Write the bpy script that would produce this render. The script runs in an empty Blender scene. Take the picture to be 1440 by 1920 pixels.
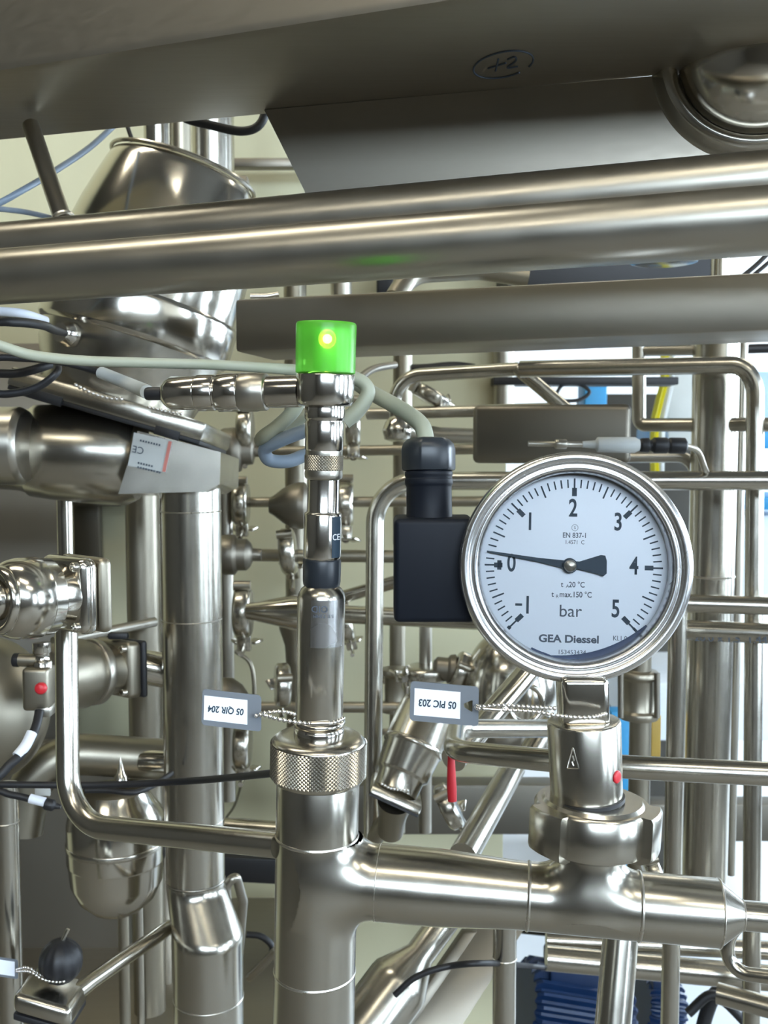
import bpy, bmesh, math, random
import numpy as np
from mathutils import Vector as V, Matrix as MX
random.seed(7)
PI = math.pi
SC = bpy.context.scene
COL = SC.collection

# ------------------------------------------------------------------ camera
F = 1900.0                       # focal length in pixels of the 1440x1920 frame
PITCH = math.radians(4.0)        # looking slightly down
EYE = V((0, 0, 1.5))
RT = V((1, 0, 0)); UP = V((0, math.sin(PITCH), math.cos(PITCH))); FW = V((0, math.cos(PITCH), -math.sin(PITCH)))
cam = bpy.data.cameras.new('camera'); cam_o = bpy.data.objects.new('camera', cam); COL.objects.link(cam_o)
cam.sensor_fit = 'VERTICAL'; cam.sensor_height = 36; cam.lens = F * 36 / 1920
cam.clip_start = 0.02
cam_o.location = EYE; cam_o.rotation_euler = (PI / 2 - PITCH, 0, 0)
SC.camera = cam_o
cam.dof.use_dof = True; cam.dof.focus_distance = 0.52; cam.dof.aperture_fstop = 22
# ------------------------------------------------------------------ exposure, world
SC.view_settings.view_transform = 'Standard'; SC.view_settings.look = 'None'
SC.view_settings.exposure = 0.45; SC.view_settings.gamma = 1.0; SC.view_settings.use_curve_mapping = False
W = bpy.data.worlds.new('world'); SC.world = W; W.use_nodes = True
W.node_tree.nodes['Background'].inputs[0].default_value = (0.55, 0.6, 0.7, 1)
W.node_tree.nodes['Background'].inputs[1].default_value = 0.15
LAMP_E = 11.0                     # ceiling luminaires
WIN_E = 16.0                     # daylight in the windows behind the camera
SC.cycles.max_bounces = 10; SC.cycles.glossy_bounces = 7; SC.cycles.diffuse_bounces = 3
SC.cycles.transparent_max_bounces = 8; SC.cycles.sample_clamp_indirect = 6.0
SC.cycles.caustics_reflective = False; SC.cycles.caustics_refractive = False
SC.cycles.use_denoising = True

# ------------------------------------------------------------------ pixel + distance -> place
def ray(x, y): return RT * ((x - 720) / F) + UP * (-(y - 960) / F) + FW
def P(x, y, d): return EYE + ray(x, y) * d
def PY(x, y, Y): r = ray(x, y); return EYE + r * (Y / r.y)
def PZ(x, y, z): r = ray(x, y); return EYE + r * ((z - EYE.z) / r.z)
def dep(p): return (p - EYE).dot(FW)
def pix(p):
    q = p - EYE; d = q.dot(FW); return (720 + F * q.dot(RT) / d, 960 - F * q.dot(UP) / d)
def ext(a, b, ta, tb): return a + (b - a) * ta, a + (b - a) * tb
def vert(x, y, d, y0, y1):
    """a plumb line through pixel (x, y) at distance d, from pixel row y0 to row y1"""
    p = P(x, y, d); out = []
    for yy in (y0, y1):
        t = -(yy - 960) / F; c, s = math.cos(PITCH), math.sin(PITCH)
        out.append(V((p.x, p.y, EYE.z + p.y * (t * c - s) / (c + t * s))))
    return out

# ------------------------------------------------------------------ materials
def nt(name):
    m = bpy.data.materials.new(name); m.use_nodes = True
    return m, m.node_tree.nodes, m.node_tree.links, m.node_tree.nodes['Principled BSDF']
def metal(name, col, rough, var=0.06, scale=60, stretch=(1, 1, 1), bump=0.0, tint=0.08):
    var *= .35; tint *= .6; scale *= .6
    m, N, L, b = nt(name)
    b.inputs['Metallic'].default_value = 1
    tc = N.new('ShaderNodeTexCoord'); mp = N.new('ShaderNodeMapping'); L.new(tc.outputs['Object'], mp.inputs[0])
    mp.inputs['Scale'].default_value = stretch
    n = N.new('ShaderNodeTexNoise'); n.inputs['Scale'].default_value = scale; n.inputs['Detail'].default_value = 1
    L.new(mp.outputs[0], n.inputs[0])
    r = N.new('ShaderNodeMapRange'); r.inputs[3].default_value = max(.02, rough - var); r.inputs[4].default_value = rough + var
    r.inputs[1].default_value = .3; r.inputs[2].default_value = .7
    L.new(n.outputs[0], r.inputs[0]); L.new(r.outputs[0], b.inputs['Roughness'])
    n2 = N.new('ShaderNodeTexNoise'); n2.inputs['Scale'].default_value = scale * .25; L.new(tc.outputs['Object'], n2.inputs[0])
    cr = N.new('ShaderNodeMix'); cr.data_type = 'RGBA'
    cr.inputs[6].default_value = (*[c * (1 - tint) for c in col], 1); cr.inputs[7].default_value = (*[min(1, c * (1 + tint)) for c in col], 1)
    L.new(n2.outputs[0], cr.inputs[0]); L.new(cr.outputs[2], b.inputs['Base Color'])
    if bump:
        bp = N.new('ShaderNodeBump'); bp.inputs['Strength'].default_value = bump; bp.inputs['Distance'].default_value = .0006
        L.new(n.outputs[0], bp.inputs['Height']); L.new(bp.outputs[0], b.inputs['Normal'])
    return m
def plain(name, col, rough=.5, var=.05, scale=40, spec=.5):
    m, N, L, b = nt(name)
    tc = N.new('ShaderNodeTexCoord'); n = N.new('ShaderNodeTexNoise'); n.inputs['Scale'].default_value = scale; n.inputs['Detail'].default_value = 3
    L.new(tc.outputs['Object'], n.inputs[0])
    cr = N.new('ShaderNodeMix'); cr.data_type = 'RGBA'
    cr.inputs[6].default_value = (*[c * (1 - var) for c in col], 1); cr.inputs[7].default_value = (*[min(1, c * (1 + var)) for c in col], 1)
    L.new(n.outputs[0], cr.inputs[0]); L.new(cr.outputs[2], b.inputs['Base Color'])
    b.inputs['Roughness'].default_value = rough; b.inputs['Specular IOR Level'].default_value = spec
    return m
def emit(name, col, e):
    m, N, L, b = nt(name)
    b.inputs['Base Color'].default_value = (*col, 1); b.inputs['Emission Color'].default_value = (*col, 1)
    b.inputs['Emission Strength'].default_value = e
    return m
ST = (.48, .453, .395)
M = {
    'bezel': metal('bezel_steel', (.60, .59, .58), .27, .03, 60),
    'steel': metal('brushed_stainless', ST, .235, .05, 90, bump=0),
    'satin': metal('satin_stainless', (.42, .395, .34), .33, .07, 70, bump=0),
    'polish': metal('polished_stainless', (.54, .51, .45), .16, .04, 50),
    'chrome': metal('nickel_plate', (.56, .53, .48), .16, .03, 80),
    'plate': metal('brushed_sheet', (.33, .30, .25), .44, .07, 40, (1, 14, 14), 0, .12),
    'dull': metal('dull_stainless', (.33, .30, .24), .40, .08, 60, bump=0, tint=.15),
    'dark': metal('dark_cast_steel', (.22, .20, .165), .42, .08, 50, bump=0, tint=.2),
    'weld': metal('weld_bead', (.58, .55, .49), .30, .08, 200, bump=.5, tint=.2),
    'bead': metal('bead_chain_nickel', (.8, .78, .75), .14, .03, 90),
    'black': plain('black_plastic', (.006, .008, .013), .5, .1, 40, .18),
    'gloss': plain('black_gland_plastic', (.018, .022, .028), .33, .1, 40, .4),
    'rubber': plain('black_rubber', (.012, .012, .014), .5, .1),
    'jacket': plain('grey_cable_jacket', (.34, .355, .275), .5, .05),
    'bluejacket': plain('blue_grey_cable_jacket', (.20, .25, .31), .45, .08),
    'tag': plain('grey_tag_plastic', (.13, .145, .165), .5, .06),
    'label': plain('white_label', (.80, .83, .90), .55, .02),
    'dial': plain('white_dial', (.84, .89, .96), .5, .015, 18),
    'ink': plain('dial_ink', (.012, .03, .05), .6, .05),
    'grit': plain('grey_ink', (.07, .09, .12), .6, .05),
    'sticker': plain('silver_sticker', (.55, .57, .55), .45, .04),
    'red': plain('red_plastic', (.55, .02, .03), .4, .08),
    'redprint': plain('red_print', (.6, .2, .16), .5, .08),
    'blue': plain('blue_panel', (.03, .30, .62), .45, .06),
    'darkblue': plain('dark_blue_paint', (.004, .022, .075), .4, .25, 60),
    'lightblue': plain('pale_blue_panel', (.42, .58, .70), .5, .06),
    'yellow': plain('yellow_film', (.75, .68, .06), .4, .1),
    'white': plain('white_film', (.85, .87, .88), .4, .05),
    'amber': plain('amber_strip', (.75, .50, .12), .5, .1),
    'wall': plain('cream_wall_panel', (.63, .60, .40), .65, .05, 6),
    'hall': plain('grey_hall_wall', (.06, .055, .045), .8, .08, 3),
    'ceil': plain('grey_ceiling', (.09, .085, .075), .9, .06, 3),
    'floor': plain('pale_floor', (.20, .185, .16), .5, .05, 4),
    'palefloor': plain('pale_hall_floor', (.70, .72, .74), .5, .05, 4),
    'panel': metal('weathered_panel', (.20, .185, .155), .55, .08, 14, bump=0, tint=.16),
    'lamp': emit('lamp_diffuser', (1, .93, .76), LAMP_E),
    'pane': emit('daylight_pane', (.72, .86, 1.0), WIN_E),
    'led': emit('led_core', (1, .80, .30), 14),
    'luminaire': plain('luminaire_housing', (.7, .7, .68), .5, .03),
}
def glass_mat():
    m, N, L, b = nt('gauge_glass'); N.remove(b)
    t = N.new('ShaderNodeBsdfTransparent'); g = N.new('ShaderNodeBsdfGlossy'); g.inputs['Roughness'].default_value = .02
    f = N.new('ShaderNodeFresnel'); f.inputs[0].default_value = 1.45; x = N.new('ShaderNodeMixShader')
    L.new(f.outputs[0], x.inputs[0]); L.new(t.outputs[0], x.inputs[1]); L.new(g.outputs[0], x.inputs[2])
    L.new(x.outputs[0], N['Material Output'].inputs[0]); return m
M['glass'] = glass_mat()
def lens_mat():
    m, N, L, b = nt('green_lamp_lens')
    b.inputs['Base Color'].default_value = (.13, .50, .05, 1); b.inputs['Roughness'].default_value = .3
    b.inputs['Emission Color'].default_value = (.10, .45, .035, 1); b.inputs['Emission Strength'].default_value = .12
    t = N.new('ShaderNodeBsdfTransparent'); t.inputs[0].default_value = (.55, 1, .4, 1); x = N.new('ShaderNodeMixShader'); x.inputs[0].default_value = .5
    L.new(t.outputs[0], x.inputs[1]); L.new(b.outputs[0], x.inputs[2]); L.new(x.outputs[0], N['Material Output'].inputs[0]); return m
M['lens'] = lens_mat()
M['core'] = plain('lamp_core', (.20, .72, .08), .5)
def halo_mat():
    m, N, L, b = nt('led_glow'); b.inputs['Base Color'].default_value = (.8, .7, .2, 1); b.inputs['Emission Color'].default_value = (.9, .85, .12, 1); b.inputs['Emission Strength'].default_value = .9  # half-clear emitting ball that imitates the soft glow round the LED
    t = N.new('ShaderNodeBsdfTransparent'); x = N.new('ShaderNodeMixShader'); x.inputs[0].default_value = .35
    L.new(t.outputs[0], x.inputs[1]); L.new(b.outputs[0], x.inputs[2]); L.new(x.outputs[0], N['Material Output'].inputs[0]); return m
M['halo'] = halo_mat()

# ------------------------------------------------------------------ mesh building
def frame_of(z, hint=None):
    z = z.normalized(); h = hint or (V((0, 0, 1)) if abs(z.z) < .9 else V((0, -1, 0)))
    x = h.cross(z).normalized(); y = z.cross(x); return x, y, z
def mat_of(o, x, y, z): return MX(((x.x, y.x, z.x, o.x), (x.y, y.y, z.y, o.y), (x.z, y.z, z.z, o.z), (0, 0, 0, 1)))
class MB:
    def __init__(s, T=None): s.v = []; s.f = []; s.T = T; s.n = None
    def add(s, vs, fs):
        k = len(s.v); s.v += [(s.T @ V(p)) if s.T else V(p) for p in vs]; s.f += [tuple(i + k for i in f) for f in fs]; return s
    def loft(s, rings, closed=False, cap=True):
        n = len(rings[0]); vs = [p for r in rings for p in r]; fs = []; m = len(rings)
        for i in range(m if closed else m - 1):
            j = (i + 1) % m
            for k in range(n): q = (k + 1) % n; fs.append((i * n + k, i * n + q, j * n + q, j * n + k))
        if cap and not closed: fs.append(tuple(range(n))[::-1]); fs.append(tuple(range((m - 1) * n, m * n)))
        return s.add(vs, fs)
    def lathe(s, o, ax, prof, n=40, ch=.0004, a0=0, a1=2 * PI, hint=None, caps=True):
        x, y, z = frame_of(ax, hint); pr = chamfer(prof, ch); full = abs(a1 - a0 - 2 * PI) < 1e-6
        cnt = n if full else n + 1; vs = []; fs = []
        for (h, r) in pr:
            r = max(r, 1e-5)
            for k in range(cnt):
                a = a0 + (a1 - a0) * k / n; vs.append(o + z * h + x * (r * math.cos(a)) + y * (r * math.sin(a)))
        for i in range(len(pr) - 1):
            for k in range(n):
                q = (k + 1) % cnt; fs.append((i * cnt + k, i * cnt + q, (i + 1) * cnt + q, (i + 1) * cnt + k))
        if full and caps:
            if prof[0][1] > 2e-5: fs.append(tuple(range(cnt))[::-1])
            if prof[-1][1] > 2e-5: fs.append(tuple(range((len(pr) - 1) * cnt, len(pr) * cnt)))
        return s.add(vs, fs)
    def tube(s, pts, r, n=20, fil=0, seg=9, cap=True):
        pts = [V(p) for p in pts]
        if fil: pts = fillet(pts, fil, seg)
        rr = r if isinstance(r, (list, tuple)) else [r] * len(pts)
        t0 = (pts[1] - pts[0]).normalized(); x, y, _ = frame_of(t0); rings = []
        for i, p in enumerate(pts):
            a = pts[max(i - 1, 0)]; b = pts[min(i + 1, len(pts) - 1)]
            ta = (p - a).normalized() if i else (b - p).normalized(); tb = (b - p).normalized() if i < len(pts) - 1 else ta
            t = (ta + tb).normalized(); x = (x - t * x.dot(t)).normalized(); y = t.cross(x)
            rings.append([p + x * (rr[i] * math.cos(2 * PI * k / n)) + y * (rr[i] * math.sin(2 * PI * k / n)) for k in range(n)])
        return s.loft(rings, cap=cap)
    def box(s, c, ux, uy, uz, bev=.001, seg=2):
        """ux, uy, uz: full edge vectors"""
        bm = bmesh.new(); bmesh.ops.create_cube(bm, size=1)
        L = (ux.length, uy.length, uz.length)
        for v in bm.verts: v.co = V((v.co.x * L[0], v.co.y * L[1], v.co.z * L[2]))
        if bev: bmesh.ops.bevel(bm, geom=bm.edges[:], offset=min(bev, min(L) * .45), segments=seg, affect='EDGES', profile=.5)
        a, b, d = ux.normalized(), uy.normalized(), uz.normalized()
        bm.verts.index_update()
        s.add([c + a * v.co.x + b * v.co.y + d * v.co.z for v in bm.verts], [[v.index for v in f.verts] for f in bm.faces]); bm.free(); return s
    def prism(s, poly, dz):
        """poly: world points of the front face, pushed back by dz"""
        n = len(poly); vs = list(poly) + [p + dz for p in poly]
        fs = [tuple(range(n)), tuple(range(n, 2 * n))[::-1]] + [(k, k + n, (k + 1) % n + n, (k + 1) % n) for k in range(n)]
        return s.add(vs, fs)
    def ball(s, c, r, n=14, m=9, sc=(1, 1, 1)):
        return s.lathe_raw(c, r, n, m, sc)
    def lathe_raw(s, c, r, n, m, sc):
        vs = []; fs = []
        for i in range(m + 1):
            a = PI * i / m
            for k in range(n):
                b = 2 * PI * k / n; vs.append(c + V((r * sc[0] * math.sin(a) * math.cos(b), r * sc[1] * math.sin(a) * math.sin(b), -r * sc[2] * math.cos(a))))
        for i in range(m):
            for k in range(n): q = (k + 1) % n; fs.append((i * n + k, i * n + q, (i + 1) * n + q, (i + 1) * n + k))
        return s.add(vs, fs)
    def torus(s, c, ax, R, r, n=40, m=10, hint=None):
        x, y, z = frame_of(ax, hint); rings = []
        for k in range(n):
            a = 2 * PI * k / n; d = x * math.cos(a) + y * math.sin(a)
            rings.append([c + d * (R + r * math.cos(2 * PI * j / m)) + z * (r * math.sin(2 * PI * j / m)) for j in range(m)])
        return s.loft(rings, closed=True)
def chamfer(prof, c):
    if not c: return prof
    out = [prof[0]]
    for i in range(1, len(prof) - 1):
        a, p, b = [V((*q, 0)) for q in (prof[i - 1], prof[i], prof[i + 1])]
        u, w = a - p, b - p
        if u.length < 1e-7 or w.length < 1e-7 or u.angle(w) > math.radians(150): out.append(prof[i]); continue
        k1, k2 = min(c, u.length * .4), min(c, w.length * .4)
        q1, q2 = p + u.normalized() * k1, p + w.normalized() * k2
        out += [(q1.x, q1.y), (q2.x, q2.y)]
    return out + [prof[-1]]
def fillet(pts, R, seg=9):
    out = [pts[0]]
    for i in range(1, len(pts) - 1):
        a, p, b = pts[i - 1], pts[i], pts[i + 1]; u = (a - p).normalized(); w = (b - p).normalized(); th = u.angle(w)
        if th > PI - .02: out.append(p); continue
        r = R[i - 1] if isinstance(R, (list, tuple)) else R
        t = min(r / math.tan(th / 2), (a - p).length * .49 if i > 1 else (a - p).length * .95, (b - p).length * .49 if i < len(pts) - 2 else (b - p).length * .95)
        r = t * math.tan(th / 2); bis = (u + w).normalized(); c = p + bis * (r / math.sin(th / 2))
        s0, s1 = p + u * t - c, p + w * t - c; ang = s0.angle(s1)
        for k in range(seg + 1):
            f = k / seg; out.append(c + (s0 * math.sin((1 - f) * ang) + s1 * math.sin(f * ang)) / math.sin(ang))
    return out + [pts[-1]]
def spline(pts, n=8):
    q = [pts[0] * 2 - pts[1]] + pts + [pts[-1] * 2 - pts[-2]]; out = []
    for i in range(1, len(q) - 2):
        a, b, c, d = q[i - 1:i + 3]
        for k in range(n):
            t = k / n; out.append(.5 * ((2 * b) + (c - a) * t + (2 * a - 5 * b + 4 * c - d) * t * t + (3 * b - a - 3 * c + d) * t ** 3))
    return out + [pts[-1]]
def px_lathe(A, B, prof, mb=None, n=40, ch=.0004):
    """turned shape on the line A-B; prof: (pixel coordinate along the line's main image direction, half width in pixels)"""
    pa, pb = pix(A), pix(B); ax = 1 if abs(pb[1] - pa[1]) > abs(pb[0] - pa[0]) else 0; d = B - A; out = []
    for c, hw in prof:
        lo, hi = -3.0, 4.0
        q0 = A - EYE; num = lambda t: 0
        # projected coordinate is a ratio of two linear functions of t
        k = (c - 720) / F if ax == 0 else -(c - 960) / F; E = RT if ax == 0 else UP
        t = (k * q0.dot(FW) - q0.dot(E)) / (d.dot(E) - k * d.dot(FW))
        out.append((t * d.length, hw * dep(A + d * t) / F))
    if out[0][0] > out[-1][0]: out = out[::-1]
    return (mb or MB()).lathe(A, d, out, n, ch)
WL = {}
def fin(me, angle=40):
    me.polygons.foreach_set('use_smooth', [True] * len(me.polygons)); me.set_sharp_from_angle(angle=math.radians(angle))
def obj(name, mb, mat, parent=None, local=False, flat=False):
    if local: c = V((0, 0, 0)); loc = c
    else:
        lo = V([min(p[i] for p in mb.v) for i in range(3)]); hi = V([max(p[i] for p in mb.v) for i in range(3)]); c = (lo + hi) / 2
        loc = c - (WL[parent.name] if parent else V((0, 0, 0)))
    me = bpy.data.meshes.new(name); me.from_pydata([p - c for p in mb.v], [], mb.f)
    bm = bmesh.new(); bm.from_mesh(me)
    if not mb.n: bmesh.ops.recalc_face_normals(bm, faces=bm.faces[:])
    bm.to_mesh(me); bm.free()
    if mb.n:
        me.polygons.foreach_set('use_smooth', [True] * len(me.polygons)); me.normals_split_custom_set_from_vertices(mb.n)
    elif not flat: fin(me)
    me.materials.append(M[mat]); o = bpy.data.objects.new(name, me); COL.objects.link(o)
    o.location = loc; o.parent = parent; WL[o.name] = c
    return o
def tag(o, label, cat, group=None):
    o['label'] = label; o['category'] = cat
    if group: o['group'] = group
    return o
def one(name, mb, mat, label, cat, group=None): return tag(obj(name, mb, mat), label, cat, group)
def thing(name, loc, label, cat, group=None, T=None):
    o = bpy.data.objects.new(name, None); COL.objects.link(o); o.empty_display_size = .01
    if T is not None: o.matrix_world = T; WL[o.name] = V((0, 0, 0))
    else: o.location = loc; WL[o.name] = V(loc)
    return tag(o, label, cat, group)
def struct(name, mb, mat): o = obj(name, mb, mat, flat=True); o['kind'] = 'structure'; return o
def copy_tree(o, T, label, parent=None, group=None):
    c = o.copy(); COL.objects.link(c)
    if parent is None: c.matrix_world = T; c['label'] = label
    else: c.parent = parent
    for ch in list(o.children): copy_tree(ch, None, None, c)
    return c
def text(mb, s, size, T, bold=0., sx=1., ex=.00006, align='CENTER'):
    cu = bpy.data.curves.new('t', 'FONT'); cu.body = s; cu.size = size; cu.align_x = align; cu.align_y = 'CENTER'; cu.extrude = ex; cu.offset = bold; cu.resolution_u = 6
    o = bpy.data.objects.new('t', cu); COL.objects.link(o); dg = bpy.context.evaluated_depsgraph_get(); dg.update()
    me = bpy.data.meshes.new_from_object(o.evaluated_get(dg))
    mb.add([T @ V((v.co.x * sx, v.co.y, v.co.z)) for v in me.vertices], [tuple(p.vertices) for p in me.polygons])
    bpy.data.objects.remove(o); bpy.data.curves.remove(cu); bpy.data.meshes.remove(me)
# smooth-union pipe tees: a signed distance meshed by surface nets, vertices projected on the surface
def sdf_mesh(f, lo, hi, h, T):
    n = [max(3, int(round((b - a) / h)) + 1) for a, b in zip(lo, hi)]
    ax = [np.linspace(a, b, k) for a, b, k in zip(lo, hi, n)]
    G = np.stack(np.meshgrid(*ax, indexing='ij'), -1); D = f(G); S = D < 0
    c = [s - 1 for s in n]; cnt = np.zeros(c); acc = np.zeros(c + [3])
    def sl(a, o): return a[o[0]:o[0] + c[0], o[1]:o[1] + c[1], o[2]:o[2] + c[2]]
    cor = [(i, j, k) for i in (0, 1) for j in (0, 1) for k in (0, 1)]
    for p in cor:
        for q in cor:
            if sum(abs(a - b) for a, b in zip(p, q)) == 1 and p < q:
                da, db = sl(D, p), sl(D, q); m = (da < 0) != (db < 0); t = np.where(m, da / np.where(m, da - db, 1), 0)
                pt = sl(G, p) + (sl(G, q) - sl(G, p)) * t[..., None]; acc += np.where(m[..., None], pt, 0); cnt += m
    idx = -np.ones(c, int); act = cnt > 0; idx[act] = np.arange(act.sum()); vs = acc[act] / cnt[act][:, None]
    fs = []
    for a in range(3):
        b, d = (a + 1) % 3, (a + 2) % 3
        A = [slice(None)] * 3; A[a] = slice(0, -1); B = [slice(None)] * 3; B[a] = slice(1, None)
        m = S[tuple(A)] != S[tuple(B)]; pos = np.argwhere(m); sg = S[tuple(A)][m]
        ok = (pos[:, b] > 0) & (pos[:, d] > 0) & (pos[:, b] < c[b]) & (pos[:, d] < c[d]); pos = pos[ok]; sg = sg[ok]
        e1 = np.zeros(3, int); e1[b] = 1; e2 = np.zeros(3, int); e2[d] = 1
        qs = [pos - e1 - e2, pos - e2, pos, pos - e1]; qi = np.stack([idx[q[:, 0], q[:, 1], q[:, 2]] for q in qs], 1)
        qi[~sg] = qi[~sg][:, ::-1]; fs += [tuple(int(i) for i in r) for r in qi]
    def grad(p):
        e = 1e-5; return np.stack([(f(p + np.eye(3)[i] * e) - f(p - np.eye(3)[i] * e)) / (2 * e) for i in range(3)], -1)
    for _ in range(4):
        g = grad(vs); vs = vs - g * (f(vs) / np.maximum((g * g).sum(-1), 1e-9))[:, None]
    g = grad(vs); g /= np.linalg.norm(g, axis=-1)[:, None]
    mb = MB(); mb.v = [T @ V(p) for p in vs]; mb.f = fs; R = T.to_3x3(); mb.n = [R @ V(p) for p in g]
    return mb
def smin(a, b, k):
    h = np.clip(.5 + .5 * (b - a) / k, 0, 1); return b * (1 - h) + a * h - k * h * (1 - h)
# a bent or straight pipe, given as image points with a distance each
def pipe(name, pts, w, mat, label, cat='pipe', fil=None, group=None, n=22, welds=(), grow=(0, 0), seg=9, wm='weld'):
    q = [P(*p) if len(p) == 3 and not isinstance(p, V) else p for p in pts]
    if grow[0]: q[0] = q[0] + (q[0] - q[1]).normalized() * grow[0]
    if grow[1]: q[-1] = q[-1] + (q[-1] - q[-2]).normalized() * grow[1]
    r = w / 2 * dep(q[0] if not grow[0] else P(*pts[0])) / F
    mb = MB().tube(q, r, n, (fil or 0), seg)
    if not welds: return one(name, mb, mat, label, cat, group)
    t = thing(name, (q[0] + q[-1]) / 2, label, cat, group); obj('tube', mb, mat, t)
    for (k, f) in welds:
        a, b = q[k], q[k + 1]; obj('weld_seam', MB().torus(a + (b - a) * f, b - a, r * .985, r * .05 + .0002, 30, 6), wm, t)
    return t
def vpipe(name, x, y, d, y0, y1, w, mat, label, cat='pipe', group=None, n=26, welds=()):
    a, b = vert(x, y, d, y0, y1); return pipe(name, [a, b], w * d / dep(a), mat, label, cat, None, group, n, welds) if 0 else _vp(name, a, b, w / 2 * d / F, mat, label, cat, group, n, welds)
def _vp(name, a, b, r, mat, label, cat, group, n, welds):
    mb = MB().lathe(a, b - a, [(0, r), ((b - a).length, r)], n)
    if not welds: return one(name, mb, mat, label, cat, group)
    t = thing(name, b, label, cat, group); obj('tube', mb, mat, t)
    for y in welds:
        p = min((a + (b - a) * (k / 400) for k in range(401)), key=lambda q: abs(pix(q)[1] - y))
        obj('weld_seam', MB().torus(p, b - a, r * .985, r * .045 + .0002, 36, 6), 'weld', t)
    return t
def cable(name, pts, w, mat, label, cat='cable', group=None, n=12, w2=None):
    q = spline([P(*p) for p in pts]); r = w / 2 * dep(q[0]) / F
    if w2: e = w2 / 2 * dep(q[-1]) / F; r = [r + (e - r) * max(0, k / (len(q) - 1) * 2 - 1) for k in range(len(q))]
    return one(name, MB().tube(q, r, n), mat, label, cat, group)
def beads(mb, pts, r, gap=2.15):
    q = spline(pts, 16); acc = 0; last = q[0]; mb.ball(q[0], r, 10, 7)
    for p in q[1:]:
        while (p - last).length >= r * gap: last = last + (p - last).normalized() * (r * gap); mb.ball(last, r, 10, 7)
    mb.tube(q, r * .35, 6); return mb
YB = V((0, 1, 0))
# ================================================================== THE SETTING
def slab(x0, x1, y0, y1, z0, z1): return MB().box(V(((x0 + x1) / 2, (y0 + y1) / 2, (z0 + z1) / 2)), V((x1 - x0, 0, 0)), V((0, y1 - y0, 0)), V((0, 0, z1 - z0)), 0)
struct('floor', slab(-3, 4, -4, 1.7, -.1, 0), 'floor')
struct('floor_hall', slab(-3, 4, 1.7, 5.5, -.1, 0), 'palefloor')
struct('ceiling', slab(-3, 4, -4, 5.5, 3.6, 3.7), 'ceil')
struct('wall_back', slab(-3, .19, 1.58, 1.72, 0, 3.6), 'wall')
struct('wall_far', slab(-3, 4, 5.5, 5.6, 0, 3.6), 'white')
struct('wall_left', slab(-3.1, -3, -4, 5.5, 0, 3.6), 'hall')
struct('wall_right', slab(4, 4.1, -4, 5.5, 0, 3.6), 'hall')
struct('wall_front', slab(-3, 4, -4.1, -4, 0, 3.6), 'hall')
def window(i, c, u, w, nrm):
    """c centre, u half width vector, w half height vector, nrm into the room"""
    fr = MB()
    for k in (-1, 0, 1): fr.box(c + u * k + nrm * .03, u.normalized() * .06, w * 2 + w.normalized() * .06, nrm * .06, .004)
    for k in (-1, 1): fr.box(c + w * k + nrm * .03, w.normalized() * .06, u * 2, nrm * .06, .004)
    o = obj('window_%d' % i, fr, 'luminaire'); o['kind'] = 'structure'
    pn = obj('pane', MB().box(c + nrm * .012, u * 2, w * 2, nrm * .01, 0), 'pane', o, flat=True); pn['kind'] = 'structure'
X1, Z1 = V((1, 0, 0)), V((0, 0, 1))
window(1, V((1.0, -4, 2.85)), X1 * 1.9, Z1 * .5, YB)
window(2, V((4, -2.7, 1.8)), YB * .4, Z1 * 1.0, -X1)
window(4, V((4, -.9, 1.8)), YB * .35, Z1 * 1.0, -X1)
window(5, V((4, .7, 1.8)), YB * .3, Z1 * 1.0, -X1)
window(3, V((4, 3.4, 1.8)), YB * 1.2, Z1 * .9, -X1)
# ceiling luminaires
lampk = None
for i, (lx, ly, lb) in enumerate(((-1.3, -1.6, 'long white ceiling luminaire behind the left of the camera'), (.2, -.9, 'long white ceiling luminaire right above the camera'),
                                  (1.7, -1.7, 'long white ceiling luminaire behind the right of the camera'), (-.9, .7, 'long white ceiling luminaire above the left pipes'),
                                  (2.2, 2.2, 'long white ceiling luminaire over the open hall beyond'), (1.2, 4.0, 'long white ceiling luminaire near the far white wall'))):
    T = MX.Translation(V((lx, ly, 3.42)))
    if lampk is None:
        lampk = thing('ceiling_light', None, lb, 'ceiling light', 'luminaires on the hall ceiling', T)
        obj('housing', MB().box(V((0, 0, .05)), V((1.3, 0, 0)), V((0, .3, 0)), V((0, 0, .08)), .01), 'luminaire', lampk, True)
        obj('diffuser', MB().box(V((0, 0, 0)), V((1.24, 0, 0)), V((0, .24, 0)), V((0, 0, .03)), .008), 'lamp', lampk, True)
    else: copy_tree(lampk, T, lb)

# ================================================================== OVERHEAD STEELWORK
zb = P(0, 135, .62).z
B0, B1 = PZ(0, 135, zb), PZ(870, 0, zb); C0, C1 = PZ(0, 262, zb), PZ(1240, 140, zb)
B0, B1 = ext(B0, B1, -.9, 2.6); C0, C1 = ext(C0, C1, -.75, 1.75)
ov = thing('overhead_beam', (B0 + C1) / 2, 'large folded stainless beam running across the top of the view', 'steel beam')
mb = MB(); up = V((0, 0, .16)); ob = V((0, .004, 0)); rr = .006
bk = ((C0 - B0) - (B1 - B0).normalized() * (C0 - B0).dot((B1 - B0).normalized())).normalized()
def prof_at(a, c):
    q = [a + up + bk * .055, a + V((0, 0, rr)) + bk * .001, a + bk * rr * .3 + V((0, 0, rr * .3)), a + bk * rr, c - bk * rr, c, c + V((0, 0, .16)), c + V((0, 0, .16)) - bk * .02, a + up + bk * .067]
    return q
mb.loft([prof_at(B0, C0), prof_at(B1, C1)])
obj('folded_sheet', mb, 'plate', ov)
ink = MB(); c0 = PZ(943, 122, zb - .0003); ux = (PZ(1000, 112, zb - .0003) - c0); uy = (PZ(943, 96, zb - .0003) - c0)
def inkp(u, w): return c0 + ux * u + uy * w
ink.tube([inkp(math.cos(a), math.sin(a) * .95) for a in [2 * PI * k / 40 - .5 for k in range(38)]], .0006, 6)
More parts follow.
